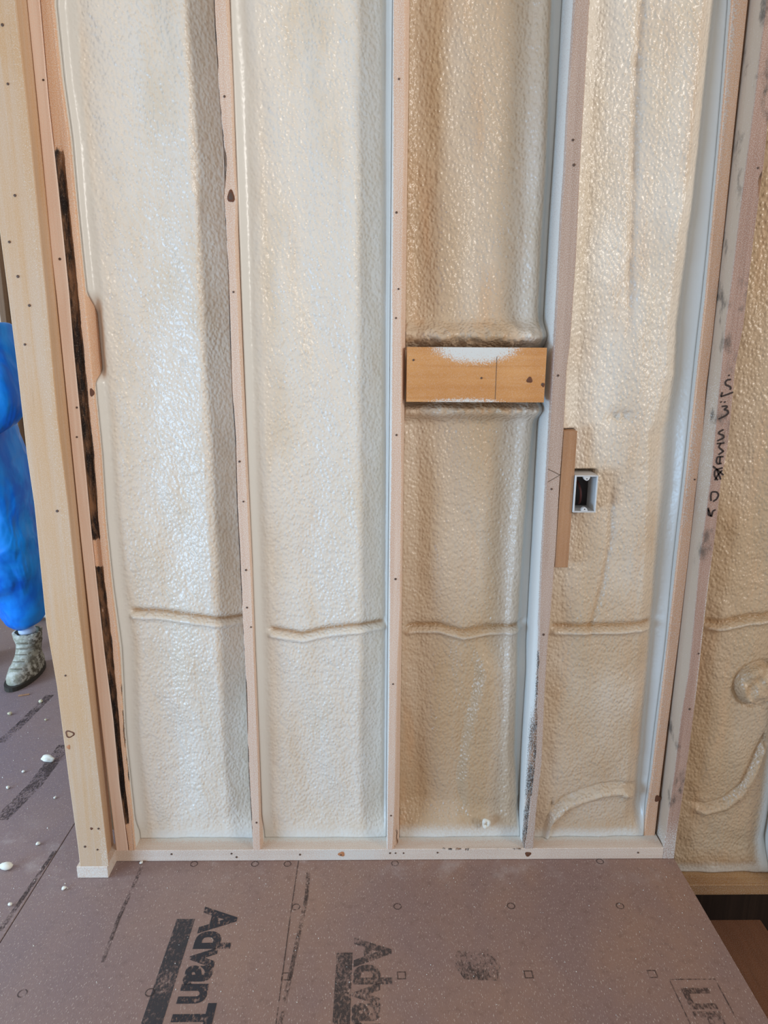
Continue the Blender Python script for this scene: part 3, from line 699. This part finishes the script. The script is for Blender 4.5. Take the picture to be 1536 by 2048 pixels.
# bay 3
def bay3x(X, Z, R, SM):
    # bulge towards the lower right, foam lips above and below the cross block
    cx = poly_x([(940, 1250), (960, 1350), (935, 1450), (920, 1560), (930, 1620)], .09)(Z)
    on = sstep(.66, .55, Z)*sstep(.08, .16, Z)
    R = R-on*.020*sstep(cx-.015, cx+.02, X)
    near = np.exp(-((Z-1.515)/.028)**2)+np.exp(-((Z-1.325)/.020)**2)
    R = R-.05*near*(1+.15*noise2(0, 0, X, Z, .02, .02, 77))+.006*near*noise2(0, 0, X, Z, .010, .010, 78)
    inb = sstep(1.50, 1.485, Z)*sstep(1.335, 1.35, Z)
    R = np.where(inb > 0, np.maximum(R, .045*inb), R)
    return np.clip(R, .006, .134), SM
foam_bay('tan recessed foam bay behind the orange cross block', .0185+e_, .3875-e_, .0385, ZT, [
    (.0185, .088, .25), ([(835, 0), (835, 1650)], .098, 0), ([(880, 0), (880, 1650)], .092, 0), ([(950, 0), (945, 1650)], .098, 0),
    ([(1062, 0), (1055, 300), (1040, 600), (1030, 900), (1010, 1200), (1000, 1500)], .100, 0),
    ([(1088, 0), (1083, 170), (1077, 350), (1068, 500), (1064, 600), (1062, 690), (1058, 810), (1050, 870), (1043, 950), (1033, 1060), (1023, 1200), (1018, 1300), (1014, 1400), (1012, 1500), (1016, 1600)], .088, .05),
    ([(1101, 0), (1096, 170), (1090, 350), (1081, 500), (1077, 600), (1075, 690), (1071, 810), (1063, 870), (1056, 950), (1046, 1060), (1036, 1200), (1031, 1300), (1027, 1400), (1025, 1500), (1030, 1600)], .096, .3),
    ([(1105, 0), (1100, 170), (1094, 350), (1085, 500), (1081, 600), (1079, 690), (1075, 810), (1067, 870), (1060, 950), (1050, 1060), (1041, 1200), (1036, 1300), (1032, 1400), (1030, 1500), (1036, 1600)], .122, 1.0),
    (.3875, .124, 1.0)], 37, amp=.8, texr=.8, cable=([(812, 1264), (850, 1263), (880, 1263), (900, 1270), (925, 1276), (950, 1272), (985, 1266), (1043, 1262)], .09, .012),
    tanf=lambda X, Z: .75+.3*noise2(0, 0, X, Z, .05, .4, 91)-.35*sstep(.25, .33, X)+.25*sstep(1.3, .3, Z), extra=bay3x,  # yellower foam, with this bay's missing light painted in as deeper tan
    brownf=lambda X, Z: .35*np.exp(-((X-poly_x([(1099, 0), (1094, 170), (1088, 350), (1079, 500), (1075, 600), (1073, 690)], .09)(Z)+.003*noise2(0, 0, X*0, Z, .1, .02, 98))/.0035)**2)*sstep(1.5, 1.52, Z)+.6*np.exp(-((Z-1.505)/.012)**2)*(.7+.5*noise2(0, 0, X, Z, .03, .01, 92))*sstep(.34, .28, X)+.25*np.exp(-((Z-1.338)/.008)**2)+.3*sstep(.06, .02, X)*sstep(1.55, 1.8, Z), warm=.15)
# bay 4
def bay4x(X, Z, R, SM):
    # crease, pit and pocket near the box, curved cable at the foot
    cx = poly_x([(1285, -100), (1282, 0), (1272, 150), (1268, 300), (1265, 450), (1258, 600), (1262, 800)], .05)(Z)
    R = R+.008*np.exp(-((X-cx)/.010)**2)*sstep(1.45, 1.7, Z)*(1+.5*noise2(0, 0, X, Z, .02, .03, 71))
    cx2 = poly_x([(1222, 1000), (1220, 1080), (1205, 1160), (1180, 1250)], .05)(Z)
    R = R+.007*np.exp(-((X-cx2)/.008)**2)*sstep(.65, .75, Z)*sstep(1.15, 1.1, Z)
    # step of thinner foam below the upper pass
    st = poly_x([(0, 0), (1, 1)], .05) if False else None
    q = U(1238, 835, 1, .05); d = ((X-q[0])/.035)**2+((Z-q[2])/.018)**2
    R = R+.012*np.exp(-d)*(1+.6*noise2(0, 0, X, Z, .012, .012, 72))
    # arc ridge at the foot
    pts = [(1085, 1660), (1100, 1622), (1125, 1600), (1160, 1584), (1200, 1573), (1240, 1570), (1268, 1580)]
    w = [U(a, b, 1, .06) for a, b in pts]
    for k in range(len(w)-1):
        for t in np.linspace(0, 1, 5, endpoint=False):
            p = w[k]*(1-t)+w[k+1]*t; pass
    cz = np.interp(X, [p[0] for p in w], [p[2] for p in w]); sl = np.gradient(cz, axis=0)/np.gradient(X, axis=0)
    dist = (Z-cz)/np.sqrt(1+np.minimum(sl**2, 9))
    on = sstep(w[0][0]-.005, w[1][0], X)*sstep(w[-1][0]+.01, w[-1][0]-.01, X)
    R = R-on*.017*np.exp(-((dist+.012)/.013)**2)+on*.012*np.exp(-((dist-.012)/.008)**2)
    # room for the outlet box and nailer strip
    inb = (sstep(X0-.009, X0-.004, X)*sstep(X1+.009, X1+.004, X)*sstep(Z0-.009, Z0-.004, Z)*sstep(Z1+.009, Z1+.004, Z))
    R = np.where(inb > 0, R*(1-inb)+.095*inb, R)
    ins = sstep(.468, .462, X)*sstep(.905, .911, Z)*sstep(1.285, 1.281, Z)
    R = np.maximum(R, .060*ins)
    return np.clip(R, .004, .132), SM
D_edge = float(D_l(1.2))
foam_bay('cream foam bay around the white outlet box, creased down its upper middle', .4255+e_, lambda z: D_l(z)-.0008, .0385, ZT, [
    (.4255, lambda z: .022+.014*sstep(1.3, 1.0, z), .1), ([(1195, 0), (1160, 700), (1105, 1600)], .040, 0),
    ([(1330, 0), (1260, 900), (1200, 1600)], .044, 0),
    ([(1408, 0), (1388, 170), (1374, 330), (1353, 500), (1338, 650), (1334, 750), (1318, 820), (1298, 870), (1294, 1000), (1288, 1150), (1281, 1250), (1272, 1350), (1264, 1450), (1252, 1600)], .045, .05),
    ([(1424, 0), (1403, 170), (1388, 330), (1367, 500), (1351, 650), (1347, 750), (1331, 820), (1311, 870), (1308, 1000), (1302, 1150), (1295, 1250), (1287, 1350), (1279, 1450), (1266, 1600)], .066, .25),
    ([(1431, 0), (1410, 170), (1395, 330), (1375, 500), (1360, 650), (1356, 750), (1350, 820), (1347, 870), (1340, 980), (1322, 1100), (1305, 1250), (1297, 1350), (1289, 1450), (1276, 1600)], .098, lambda z: .9-.0*z),
    ('R0', .078, 1.0)], 53, amp=.8, texr=1.15, cable=([(1102, 1262), (1150, 1261), (1200, 1261), (1250, 1260), (1302, 1259)], .05, .012),
    tanf=lambda X, Z: .12+.55*sstep(1.5, .7, Z)+.2*noise2(0, 0, X, Z, .08, .12, 93), extra=bay4x,  # tan deepens downward to paint in the weaker light low in this bay
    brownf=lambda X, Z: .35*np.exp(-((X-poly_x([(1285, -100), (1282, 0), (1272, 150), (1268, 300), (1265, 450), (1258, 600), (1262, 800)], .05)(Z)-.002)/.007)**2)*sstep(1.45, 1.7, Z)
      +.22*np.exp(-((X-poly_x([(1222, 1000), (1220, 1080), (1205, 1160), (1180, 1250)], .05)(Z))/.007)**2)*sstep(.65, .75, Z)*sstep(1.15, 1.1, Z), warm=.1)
# bay 5, over the stairs
def bay5x(X, Z, R, SM):
    q = U(1520, 1372, 1, .05); d = ((X-q[0])/.062)**2+((Z-q[2])/.062)**2
    bump = sstep(1.15, .75, d)
    R = R-bump*(.022+.010*noise2(0, 0, X, Z, .022, .022, 81))+.012*np.exp(-((np.sqrt(d)-1.08)/.12)**2)
    pts = [(1375, 1612), (1410, 1618), (1450, 1608), (1480, 1585), (1505, 1545), (1530, 1500)]
    w = [U(a, b, 1, .06) for a, b in pts]
    cz = np.interp(X, [p[0] for p in w], [p[2] for p in w]); sl = np.gradient(cz, axis=0)/np.gradient(X, axis=0)
    dist = (Z-cz)/np.sqrt(1+np.minimum(sl**2, 9)); on = sstep(w[0][0]-.01, w[1][0], X)*sstep(w[-1][0]+.02, w[-1][0], X)
    R = R-on*.012*np.exp(-((dist+.008)/.011)**2)+on*.012*np.exp(-((dist-.014)/.008)**2)
    return np.clip(R, .01, .132), SM
foam_bay('tan foam bay over the stair opening, right of the stud with marker writing', .8515+e_, 1.1655, -.092, ZT, [
    (.8515, .075, .1), (.90, .068, 0), (1.02, .060, 0), (1.10, .068, 0), (1.15, .085, lambda z: .9*sstep(.55, .3, z)), (1.1655, .105, 1.0)],
    67, amp=1.3, texr=.8, cable=([(1410, 1256), (1440, 1254), (1475, 1250), (1500, 1245), (1545, 1240)], .065, .012),
    tanf=lambda X, Z: .95+.2*noise2(0, 0, X, Z, .12, .18, 95), brownf=lambda X, Z: .7*sstep(-.04, -.085, Z)*(1+.4*noise2(0, 0, X, Z, .04, .02, 96)), extra=bay5x, warm=.2)  # strong tan paints in the weaker light at this end of the wall
# next stud right of bay 5, mostly outside the picture
sF = stud('wall_stud', lambda z: z*0+1.1665, lambda z: z*0+1.2045, 0, DEPTH, -.092, ZT, M['stud'], 'white sprayed stud at the right edge, standing on the brown lower plate',
          spray=lambda s, u, d, z: (sstep(.0, .03, d)*.95+z*0 if s == -1 else z*0+.2), bark=lambda s, u, d, z: (.0+z*0), warm=.2)

# foam curl stuck on the foam near stud C foot
def lump(name, c, r, mat, seed, parent=None, squash=(1, 1, 1), sub=3, rough=.35):
    bm = bmesh.new(); bmesh.ops.create_icosphere(bm, subdivisions=sub, radius=1)
    rr = np.random.default_rng(seed); ks = rr.normal(0, 2.2, (7, 3)); ph = rr.uniform(0, 6, 7)
    for v in bm.verts:
        n = sum(math.sin(float(np.dot(ks[i], v.co))+ph[i]) for i in range(7))/7
        v.co = v.co*(1+rough*n*1.6); v.co = Vector((v.co.x*r*squash[0], v.co.y*r*squash[1], v.co.z*r*squash[2]))
    zmin = min(v.co.z for v in bm.verts)
    vs = [(v.co.x+c[0], v.co.y+c[1], v.co.z-zmin+c[2]) for v in bm.verts]; bm.verts.index_update()
    fs = [[v.index for v in f.verts] for f in bm.faces]; bm.free()
    return new_mesh(name, vs, fs, mat, parent, c, smooth=True)
# torus-like curl
def curl(c, R_, r_, mat):
    vs, fs = [], []; n, k = 16, 8
    for i in range(n):
        a = 2*math.pi*i/n; rr = r_*(1+.3*math.sin(3*a+1))
        for j in range(k):
            b = 2*math.pi*j/k
            vs.append((c[0]+(R_+rr*math.cos(b))*math.cos(a)*.85, c[1]+rr*math.sin(b), c[2]+(R_+rr*math.cos(b))*math.sin(a)*1.15))
    for i in range(n):
        for j in range(k): fs.append([i*k+j, i*k+(j+1) % k, ((i+1) % n)*k+(j+1) % k, ((i+1) % n)*k+j])
    return new_mesh('foam_curl', vs, fs, mat, None, c, smooth=True)
p = U(972, 1646, 1, .048)
tag(curl((p[0], .046, p[2]), .0095, .0058, M['crumb']), 'small white curl of foam stuck low on the tan foam bay', 'foam scrap')

# ------------------------------------------------------------------ wall behind, below-floor ledge, stair
w_ = box('wall_back', -.90, 2.2, DEPTH+.001, DEPTH+.013, -.6, ZT+.02, M['sheath'], c=0); w_['kind'] = 'structure'
led = hboard('bottom_plate', .8535, 1.9, 0, DEPTH, -.129, -.0935, M['ledge'], 'brown lower wall plate beyond the floor edge, above the dark stair gap', 'wall plate',
             lambda s, x, y, z: (.28+x*0 if s == 0 else .1+.4*sstep(.04, .075, y)+x*0))
dk = box('trim_2', .8435, 2.2, .10, DEPTH, -.60, -.130, M['dark'], c=0); dk['kind'] = 'structure'  # coloured near black as the shade in the gap below the ledge
st_ = empty('staircase', (.98, -.5, -.75)); tag(st_, 'brown wooden stair going down beyond the right edge of the subfloor', 'stairs')
box('tread', .832, 1.118, -1.3, -.018, -.226, -.2, M['tread'], st_, c=.003)
box('riser', 1.078, 1.094, -1.3, -.02, -.40, -.2265, M['tread'], st_, c=.001)
box('tread', 1.095, 1.38, -1.3, -.018, -.426, -.4, M['tread'], st_, c=.003)
box('riser', 1.34, 1.356, -1.3, -.02, -.60, -.4265, M['tread'], st_, c=.001)
box('tread', 1.357, 1.66, -1.3, -.018, -.626, -.6, M['tread'], st_, c=.003)
box('stringer', .85, 1.64, -.0175, .02, -.86, -.63, M['dark'], st_, c=.002)
lw = box('floor_lower', .5, 2.6, -2.6, .14, -.90, -.87, M['dark'], c=0); lw['kind'] = 'structure'

# ------------------------------------------------------------------ the room beyond on the left
fw = box('wall_far', -4.9, -.92, 3.14, 3.2, 0.001, ZT, M['sheath'], c=0); fw['kind'] = 'structure'
far = []
for i in range(7):
    x = -4.6+i*.4064*1.3
    s_ = box('wall_stud', x-.019, x+.019, 3.0, 3.138, .04, ZT, M['far_wood'], c=.002)
    tag(s_, ['brown far-room stud %s' % t for t in ('farthest to the left, in the corner', 'second from the far corner', 'third from the far corner', 'in the middle of the far wall', 'just left of the person', 'seen above the shoulder of the person', 'hidden behind the orange post')][i], 'stud', 'far wall studs')
    if i < 6:
        xa, xb3 = x+.020, x+.4064*1.3-.020
        nx, nz = 14, 60; V = []
        for a in range(nx+1):
            for b in range(nz+1):
                xx = xa+(xb3-xa)*a/nx; zz = .04+(ZT-.04)*b/nz
                yv = 3.07-.02*math.sin(math.pi*a/nx)+.008*float(noise2(0, 0, np.array(xx), np.array(zz), .08, .12, 300+i))
                V.append((xx, yv, zz))
        Fc = [[a*(nz+1)+b, (a+1)*(nz+1)+b, (a+1)*(nz+1)+b+1, a*(nz+1)+b+1] for a in range(nx) for b in range(nz)]
        n0 = len(V); rim = [a*(nz+1) for a in range(nx+1)]+[nx*(nz+1)+b for b in range(1, nz+1)]+[a*(nz+1)+nz for a in range(nx-1, -1, -1)]+[b for b in range(nz-1, 0, -1)]
        V += [(V[r_][0], 3.137, V[r_][2]) for r_ in rim]; kk = len(rim)
        Fc += [[rim[(a+1) % kk], rim[a], n0+a, n0+(a+1) % kk] for a in range(kk)]
        fo = new_mesh('spray_foam', V, Fc, M['foam'], None, ((xa+xb3)/2, 3.1, .04), smooth=True, attrs={'smooth': [0.]*len(V), 'tan': [.4]*len(V), 'brown': [0.]*len(V), 'warm': [.5]*len(V)})
        tag(fo, ['tan far-room foam bay %s' % t for t in ('in the far corner', 'second from the far corner', 'third from the far corner', 'left of the person', 'behind the person in blue', 'between the person and the orange post')][i], 'insulation', 'far wall foam bays')
fp = hboard('bottom_plate', -4.9, -.92, 3.0, 3.138, .0005, .0395, M['plate'], 'bottom plate of the far wall in the room beyond', 'wall plate', dx=.1)

# ------------------------------------------------------------------ foam crumbs on the floor
def crumb(X, Y, r, label, yellow=False, sq=(1, 1, .7), group='foam crumbs on the floor'):
    p = U(X, Y, 2, 0); o = lump('foam_crumb', (p[0], p[1], .0002), r, M['crumb_y' if yellow else 'crumb'], int(X*7+Y), squash=sq, sub=2)
    tag(o, label, 'foam scrap', group); return o
crumb(12, 1738, .013, 'thumb-sized white foam crumb near the left edge, level with the foot of the orange post', sq=(1.3, .9, .8))
c = U(98, 1522, 2, 0)
tag(lump('foam_crumb', (c[0], c[1], .0002), .017, M['crumb'], 5, squash=(1.5, .8, .6), sub=3, rough=.6), 'curled white foam scrap, the largest on the floor left of the orange post', 'foam scrap', 'foam crumbs on the floor')
p = U(143, 1392, 2, 0)
for X, Y, r, lab, yl in [(128, 1779, .0065, 'round foam bead on the floor in front of the foot of the orange post', 0),
                     (77, 1690, .0065, 'small foam bead left of the foot of the orange post, nearest it', 0),
                     (82, 1405, .0085, 'pale yellow foam crumb below the white boot', 1),
                     (20, 1430, .008, 'yellowish foam crumb at the left edge below the white boot', 1),
                     (21, 1796+15, .006, 'small foam crumb near the left edge, in front of the largest edge crumb', 0),
                     (47, 1545, .0055, 'small crumb left of and below the curled white scrap', 0),
                     (110, 1597, .0045, 'tiny bead against the left side of the orange post', 0),
                     (92, 1441, .005, 'pale crumb close to the orange post above the curled scrap', 1),
                     (283, 1727, .0050, 'tiny white crumb against the bottom plate near its left end', 0),
                     (16, 1577, .006, 'small foam bead at the left edge level with the curled scrap', 0)]:
    crumb(X, Y, r, lab, bool(yl))
pw = U(48, 1391, 2, 0)
ws = box('wood_splinter', pw[0]-.022, pw[0]+.022, pw[1]-.004, pw[1]+.004, .0005, .005, M['nailer'], c=.001); ws.rotation_euler = (0, 0, .35)
tag(ws, 'thin pale wood splinter on the floor below the white boot', 'splinter')
# dust of tiny foam beads: nobody could count it
vs, fs = [], []
T4 = [(1, 0, 0), (-.5, .87, 0), (-.5, -.87, 0), (0, 0, 1.2)]
for _ in range(1500):
    if random.random() < .62: x = random.uniform(-2.4, -.93); y = random.uniform(-.7, 2.4)
    else: x = random.uniform(-1.2, .83); y = random.uniform(-1.2, -.01)
    if -.91 < x < -.81 and -.07 < y < .15: continue
    if -2.15 < x < -1.5 and .95 < y < 1.45: continue
    r = random.choice([.0008, .001, .0012, .0016, .0024 if x < -.9 else .001]); a = random.uniform(0, 6)
    k = len(vs)
    for t in T4:
        vs.append((x+r*(t[0]*math.cos(a)-t[1]*math.sin(a)), y+r*(t[0]*math.sin(a)+t[1]*math.cos(a)), r*t[2]+.0003))
    fs += [[k, k+1, k+3], [k+1, k+2, k+3], [k+2, k, k+3]]
du = new_mesh('foam_dust', vs, fs, M['crumb'], None, (0, 0, 0)); tag(du, 'tiny pale foam specks scattered over the brown subfloor', 'foam dust', kind='stuff')
# pile of foam trimmings behind the post
hp = empty('foam_scrap_pile', (-1.88, 1.86, 0)); tag(hp, 'small pile of white and yellowish foam scraps between the boot and the post', 'foam scrap')
k = 0
for (dx, dy, dz, r) in [(-.06, 0, 0, .055), (.03, .01, 0, .06), (-.01, .0, .055, .048), (.05, .02, .075, .045), (-.02, .02, .11, .035), (.03, .03, .14, .032), (.12, .0, 0, .06)]:
    o = lump('foam_chunk', (-1.88+dx, 1.86+dy, dz), r, M['crumb_y' if k % 3 == 0 else 'crumb'], 900+k, parent=hp, squash=(1, .8, .9), sub=3, rough=.5); k += 1

# ------------------------------------------------------------------ the worker in blue
def skin_mesh(name, nodes, edges, mat, parent=None, sub=2, origin=(0, 0, 0), disp=None, root=0):
    me = bpy.data.meshes.new(name)
    org = Vector(origin)
    me.from_pydata([Vector(n[0])-org for n in nodes], edges, [])
    o = bpy.data.objects.new(name, me); SC.collection.objects.link(o)
    o.location = org-(world_loc(parent) if parent else Vector((0, 0, 0)))
    if parent: o.parent = parent
    md = o.modifiers.new('skin', 'SKIN'); md.use_smooth_shade = True
    for i, n in enumerate(nodes):
        r = n[1]; me.skin_vertices[0].data[i].radius = (r, r) if not isinstance(r, tuple) else r
        me.skin_vertices[0].data[i].use_root = (i == root)
    s = o.modifiers.new('sub', 'SUBSURF'); s.levels = sub; s.render_levels = sub
    if disp:
        for (sz, st) in disp:
            tx = bpy.data.textures.new('folds', 'CLOUDS'); tx.noise_scale = sz; tx.noise_depth = 2
            d = o.modifiers.new('d', 'DISPLACE'); d.texture = tx; d.strength = st; d.mid_level = .5; d.texture_coords = 'LOCAL'
    dg = bpy.context.evaluated_depsgraph_get(); ev = o.evaluated_get(dg)
    m2 = bpy.data.meshes.new_from_object(ev); o.modifiers.clear(); o.data = m2
    m2.materials.clear(); m2.materials.append(mat)
    m2.polygons.foreach_set('use_smooth', [True]*len(m2.polygons))
    return o
def blue_mat():
    mt, nt, b = node_mat('blue_film_cloth'); g = N(nt)
    n1 = g.noise(g.pos((1, 1, .6)), 5, 4, .6, 1.0)
    g.link(g.mix(g.ramp(n1, .35, .65), srgb('1C9CFF'), srgb('0A6CE0')), b.inputs['Base Color'])
    b.inputs['Roughness'].default_value = .34; b.inputs['Specular IOR Level'].default_value = .35
    n2 = g.noise(g.pos((1.3, 1, .6)), 6, 2, .45, 1.0)
    g.bump(n2, .05, b, .7)
    return mt
M['blue'] = blue_mat(); M['skin'] = simple('skin', srgb('C79476'), .5); M['hair'] = simple('hair', srgb('3A2A1E'), .7)
def boot_mat():
    mt, nt, b = node_mat('boot_leather'); g = N(nt)
    n = g.noise(g.pos(), 24, 5, .65); col = g.mix(g.ramp(n, .42, .6), srgb('C9C6B8'), srgb('A39F8C'))
    gx = g.n('ShaderNodeSeparateXYZ'); g.link(g.pos(), gx.inputs[0])
    dirt = g.math('MULTIPLY', g.ramp(gx.outputs[0], -1.655, -1.60), g.ramp(g.noise(g.pos(), 40, 4, .7), .40, .56))
    col = g.mix(dirt, col, srgb('57503F'))
    g.link(col, b.inputs['Base Color']); b.inputs['Roughness'].default_value = .7
    g.bump(g.noise(g.pos((1, 1, 2)), 30, 4, .6, 1.0), .006, b, .8)
    return mt
M['boot'] = boot_mat(); M['sole'] = simple('boot_sole', srgb('3B352C'), .8); M['sock'] = simple('sock_cloth', srgb('C9D6EA'), .8)
M['lace'] = simple('boot_lace', srgb('857F6C'), .8)
per = empty('person', (-1.80, 1.22, 0))
tag(per, 'person in blue film coverall and dirty white boots, half hidden behind the orange post', 'person')
fx, fy = -1.655, 1.225       # visible foot
gx_, gy_ = -1.98, 1.30      # other foot
body = [((-1.78, 1.24, .98), (.235, .18)), ((-1.77, 1.24, 1.15), (.225, .17)), ((-1.78, 1.24, 1.32), (.215, .16)), ((-1.80, 1.24, 1.46), (.17, .12)), ((-1.80, 1.24, 1.545), (.075, .075)),
        ((-1.69, 1.22, .84), (.175, .16)), ((-1.65, 1.18, .52), (.160, .14)), ((fx-.01, fy+.02, .32), (.098, .11)), ((fx-.01, fy+.02, .215), (.072, .09)),
        ((-1.92, 1.27, .84), (.14, .14)), ((-1.96, 1.27, .50), (.12, .12)), ((gx_, gy_+.02, .30), (.10, .10)), ((gx_, gy_+.02, .215), (.08, .085)),
        ((-1.62, 1.21, 1.50), (.10, .10)), ((-1.595, 1.16, 1.22), (.105, .10)), ((-1.82, 1.04, 1.10), (.06, .06)),
        ((-1.98, 1.25, 1.46), (.085, .085)), ((-2.04, 1.24, 1.20), (.075, .075)), ((-2.01, 1.06, 1.00), (.06, .06))]
bed = [(0, 1), (1, 2), (2, 3), (3, 4), (0, 5), (5, 6), (6, 7), (7, 8), (0, 9), (9, 10), (10, 11), (11, 12), (3, 13), (13, 14), (14, 15), (3, 16), (16, 17), (17, 18)]
skin_mesh('coverall', body, bed, M['blue'], per, 3, (-1.80, 1.22, 0), disp=[(.20, .055), (.09, .018)])
# head with face, hood and hands
def head():
    cx, cy, cz = -1.80, 1.215, 1.70
    bm = bmesh.new(); bmesh.ops.create_uvsphere(bm, u_segments=40, v_segments=28, radius=1)
    for v in bm.verts:
        x, y, z = v.co
        fx_ = .076*x*(1-.22*max(0, -z)); fy_ = .098*y; fz = .120*z
        f = max(0, -y)
        if f > 0:
            fy_ -= .020*math.exp(-(x/.16)**2-((z+.12)/.20)**2)          # nose
            fy_ += .010*(math.exp(-((x-.38)/.20)**2-((z-.06)/.13)**2)+math.exp(-((x+.38)/.20)**2-((z-.06)/.13)**2))   # eye sockets
            fy_ -= .005*math.exp(-(x/.35)**2-((z+.45)/.08)**2)          # lips
            fy_ += .004*math.exp(-(x/.4)**2-((z+.40)/.03)**2)
            fy_ -= .007*math.exp(-(x/.3)**2-((z+.85)/.2)**2)            # chin
        v.co = Vector((cx+fx_, cy+fy_, cz+fz))
    vs = [tuple(v.co) for v in bm.verts]; bm.verts.index_update(); fs = [[v.index for v in f.verts] for f in bm.faces]; bm.free()
    h = new_mesh('head', vs, fs, M['skin'], per, (cx, cy, cz), smooth=True)
    for s in (-1, 1):
        lump('ear', (cx+s*.077, cy+.01, cz-.03), .022, M['skin'], 4, parent=h, squash=(.4, .8, 1.3), sub=2, rough=.08)
        lump('eye', (cx+s*.029, cy-.083, cz-.003), .011, M['white_plastic'], 4, parent=h, squash=(1, .6, .7), sub=2, rough=0)
        lump('pupil', (cx+s*.029, cy-.0885, cz+.0005), .0045, M['inner_dark'], 4, parent=h, squash=(1, .6, 1), sub=1, rough=0)
    skin_mesh('neck', [((cx, 1.235, 1.50), .055), ((cx, 1.225, 1.58), .052), ((cx, 1.22, 1.64), .05)], [(0, 1), (1, 2)], M['skin'], per, 2, (cx, 1.22, 1.5))
    # hood of the coverall
    bm = bmesh.new(); bmesh.ops.create_uvsphere(bm, u_segments=32, v_segments=24, radius=1)
    dl = [v for v in bm.verts if v.co.y < -.45 and v.co.z > -.75 and v.co.z < .72]
    bmesh.ops.delete(bm, geom=dl, context='VERTS')
    for v in bm.verts: v.co = Vector((cx+v.co.x*.098, cy+.012+v.co.y*.120, cz-.005+v.co.z*.142))
    vs = [tuple(v.co) for v in bm.verts]; bm.verts.index_update(); fs = [[v.index for v in f.verts] for f in bm.faces]; bm.free()
    ho = new_mesh('hood', vs, fs, M['blue'], per, (cx, cy, cz), smooth=True)
    so = ho.modifiers.new('s', 'SOLIDIFY'); so.thickness = .003
head()
def hand(x, y, z, s):
    nodes = [((x, y, z), .028), ((x-s*.004, y-.045, z-.03), (.038, .018)), ((x-s*.006, y-.08, z-.055), (.036, .014))]; ed = [(0, 1), (1, 2)]
    skin = skin_mesh('hand', nodes, ed, M['skin'], per, 2, (x, y, z))
    for i, (off, ln) in enumerate(((-.027, .062), (-.009, .074), (.010, .069), (.027, .052))):
        b0 = Vector((x-s*.006+off, y-.08, z-.055)); L = ln
        skin_mesh('finger', [(b0, .009), (b0+Vector((0, -.38*L, -.32*L)), .0088), (b0+Vector((0, -.55*L, -.68*L)), .008), (b0+Vector((0, -.52*L, -1.0*L)), .0068)], [(0, 1), (1, 2), (2, 3)], M['skin'], skin, 2, b0)
    b0 = Vector((x-s*.03, y-.045, z-.032))
    skin_mesh('thumb', [(b0, .011), (b0+Vector((-s*.022, -.026, -.018)), .0105), (b0+Vector((-s*.026, -.050, -.040)), .0085)], [(0, 1), (1, 2)], M['skin'], skin, 2, b0)
hand(-1.88, 1.03, 1.12, 1); hand(-2.02, 1.045, .985, -1)
def boot(x, y):
    # loft of cross sections along the height and length; toe toward the camera
    secs = []   # z, centre y, half width, half length
    prof = [(.0, -.035, .050, .140), (.012, -.035, .058, .148), (.030, -.035, .060, .150), (.055, -.030, .058, .140), (.075, -.012, .053, .115), (.095, .008, .050, .088), (.120, .020, .050, .070), (.150, .024, .054, .066), (.178, .024, .060, .068), (.198, .024, .062, .070), (.200, .024, .052, .060)]
    k = 28; vs = []
    for (z, cy, hw, hl) in prof:
        for i in range(k):
            a = 2*math.pi*i/k; sx = math.cos(a); sy = math.sin(a)
            w = hw*(1+.06*math.sin(5*a+z*80))
            vs.append((x+w*sx, y+cy+hl*sy*(1.0 if sy > 0 else .86), z+.002*math.sin(7*a+z*60)*(z > 0)))
    fs = [[l*k+i, l*k+(i+1) % k, (l+1)*k+(i+1) % k, (l+1)*k+i] for l in range(len(prof)-1) for i in range(k)]
    fs.append(list(range(k))[::-1])
    b = new_mesh('boot', vs, fs, M['boot'], per, (x, y, 0), smooth=True)
    for j in range(5):
        zz = .075+.022*j; yy = y+[-.125, -.098, -.072, -.058, -.050][j]
        skin_mesh('lace', [((x-.026, yy+.016, zz), .0028), ((x, yy+.002, zz+.006), .0028), ((x+.028, yy+.016, zz), .0028)], [(0, 1), (1, 2)], M['lace'], b, 1, (x, yy, zz))
    v2, k2 = [], 28
    for z in (.0005, .020):
        for i in range(k2):
            a = 2*math.pi*i/k2; v2.append((x+.0615*math.cos(a), y-.035+.152*math.sin(a), z))
    new_mesh('sole', v2, [[i, (i+1) % k2, k2+(i+1) % k2, k2+i] for i in range(k2)]+[list(range(k2))[::-1], list(range(k2, 2*k2))], M['sole'], b, (x, y, 0))
    skin_mesh('sock', [((x, y+.025, .17), .044), ((x, y+.025, .235), .046)], [(0, 1)], M['sock'], per, 2, (x, y, .17))
boot(fx, fy); boot(gx_, gy_)
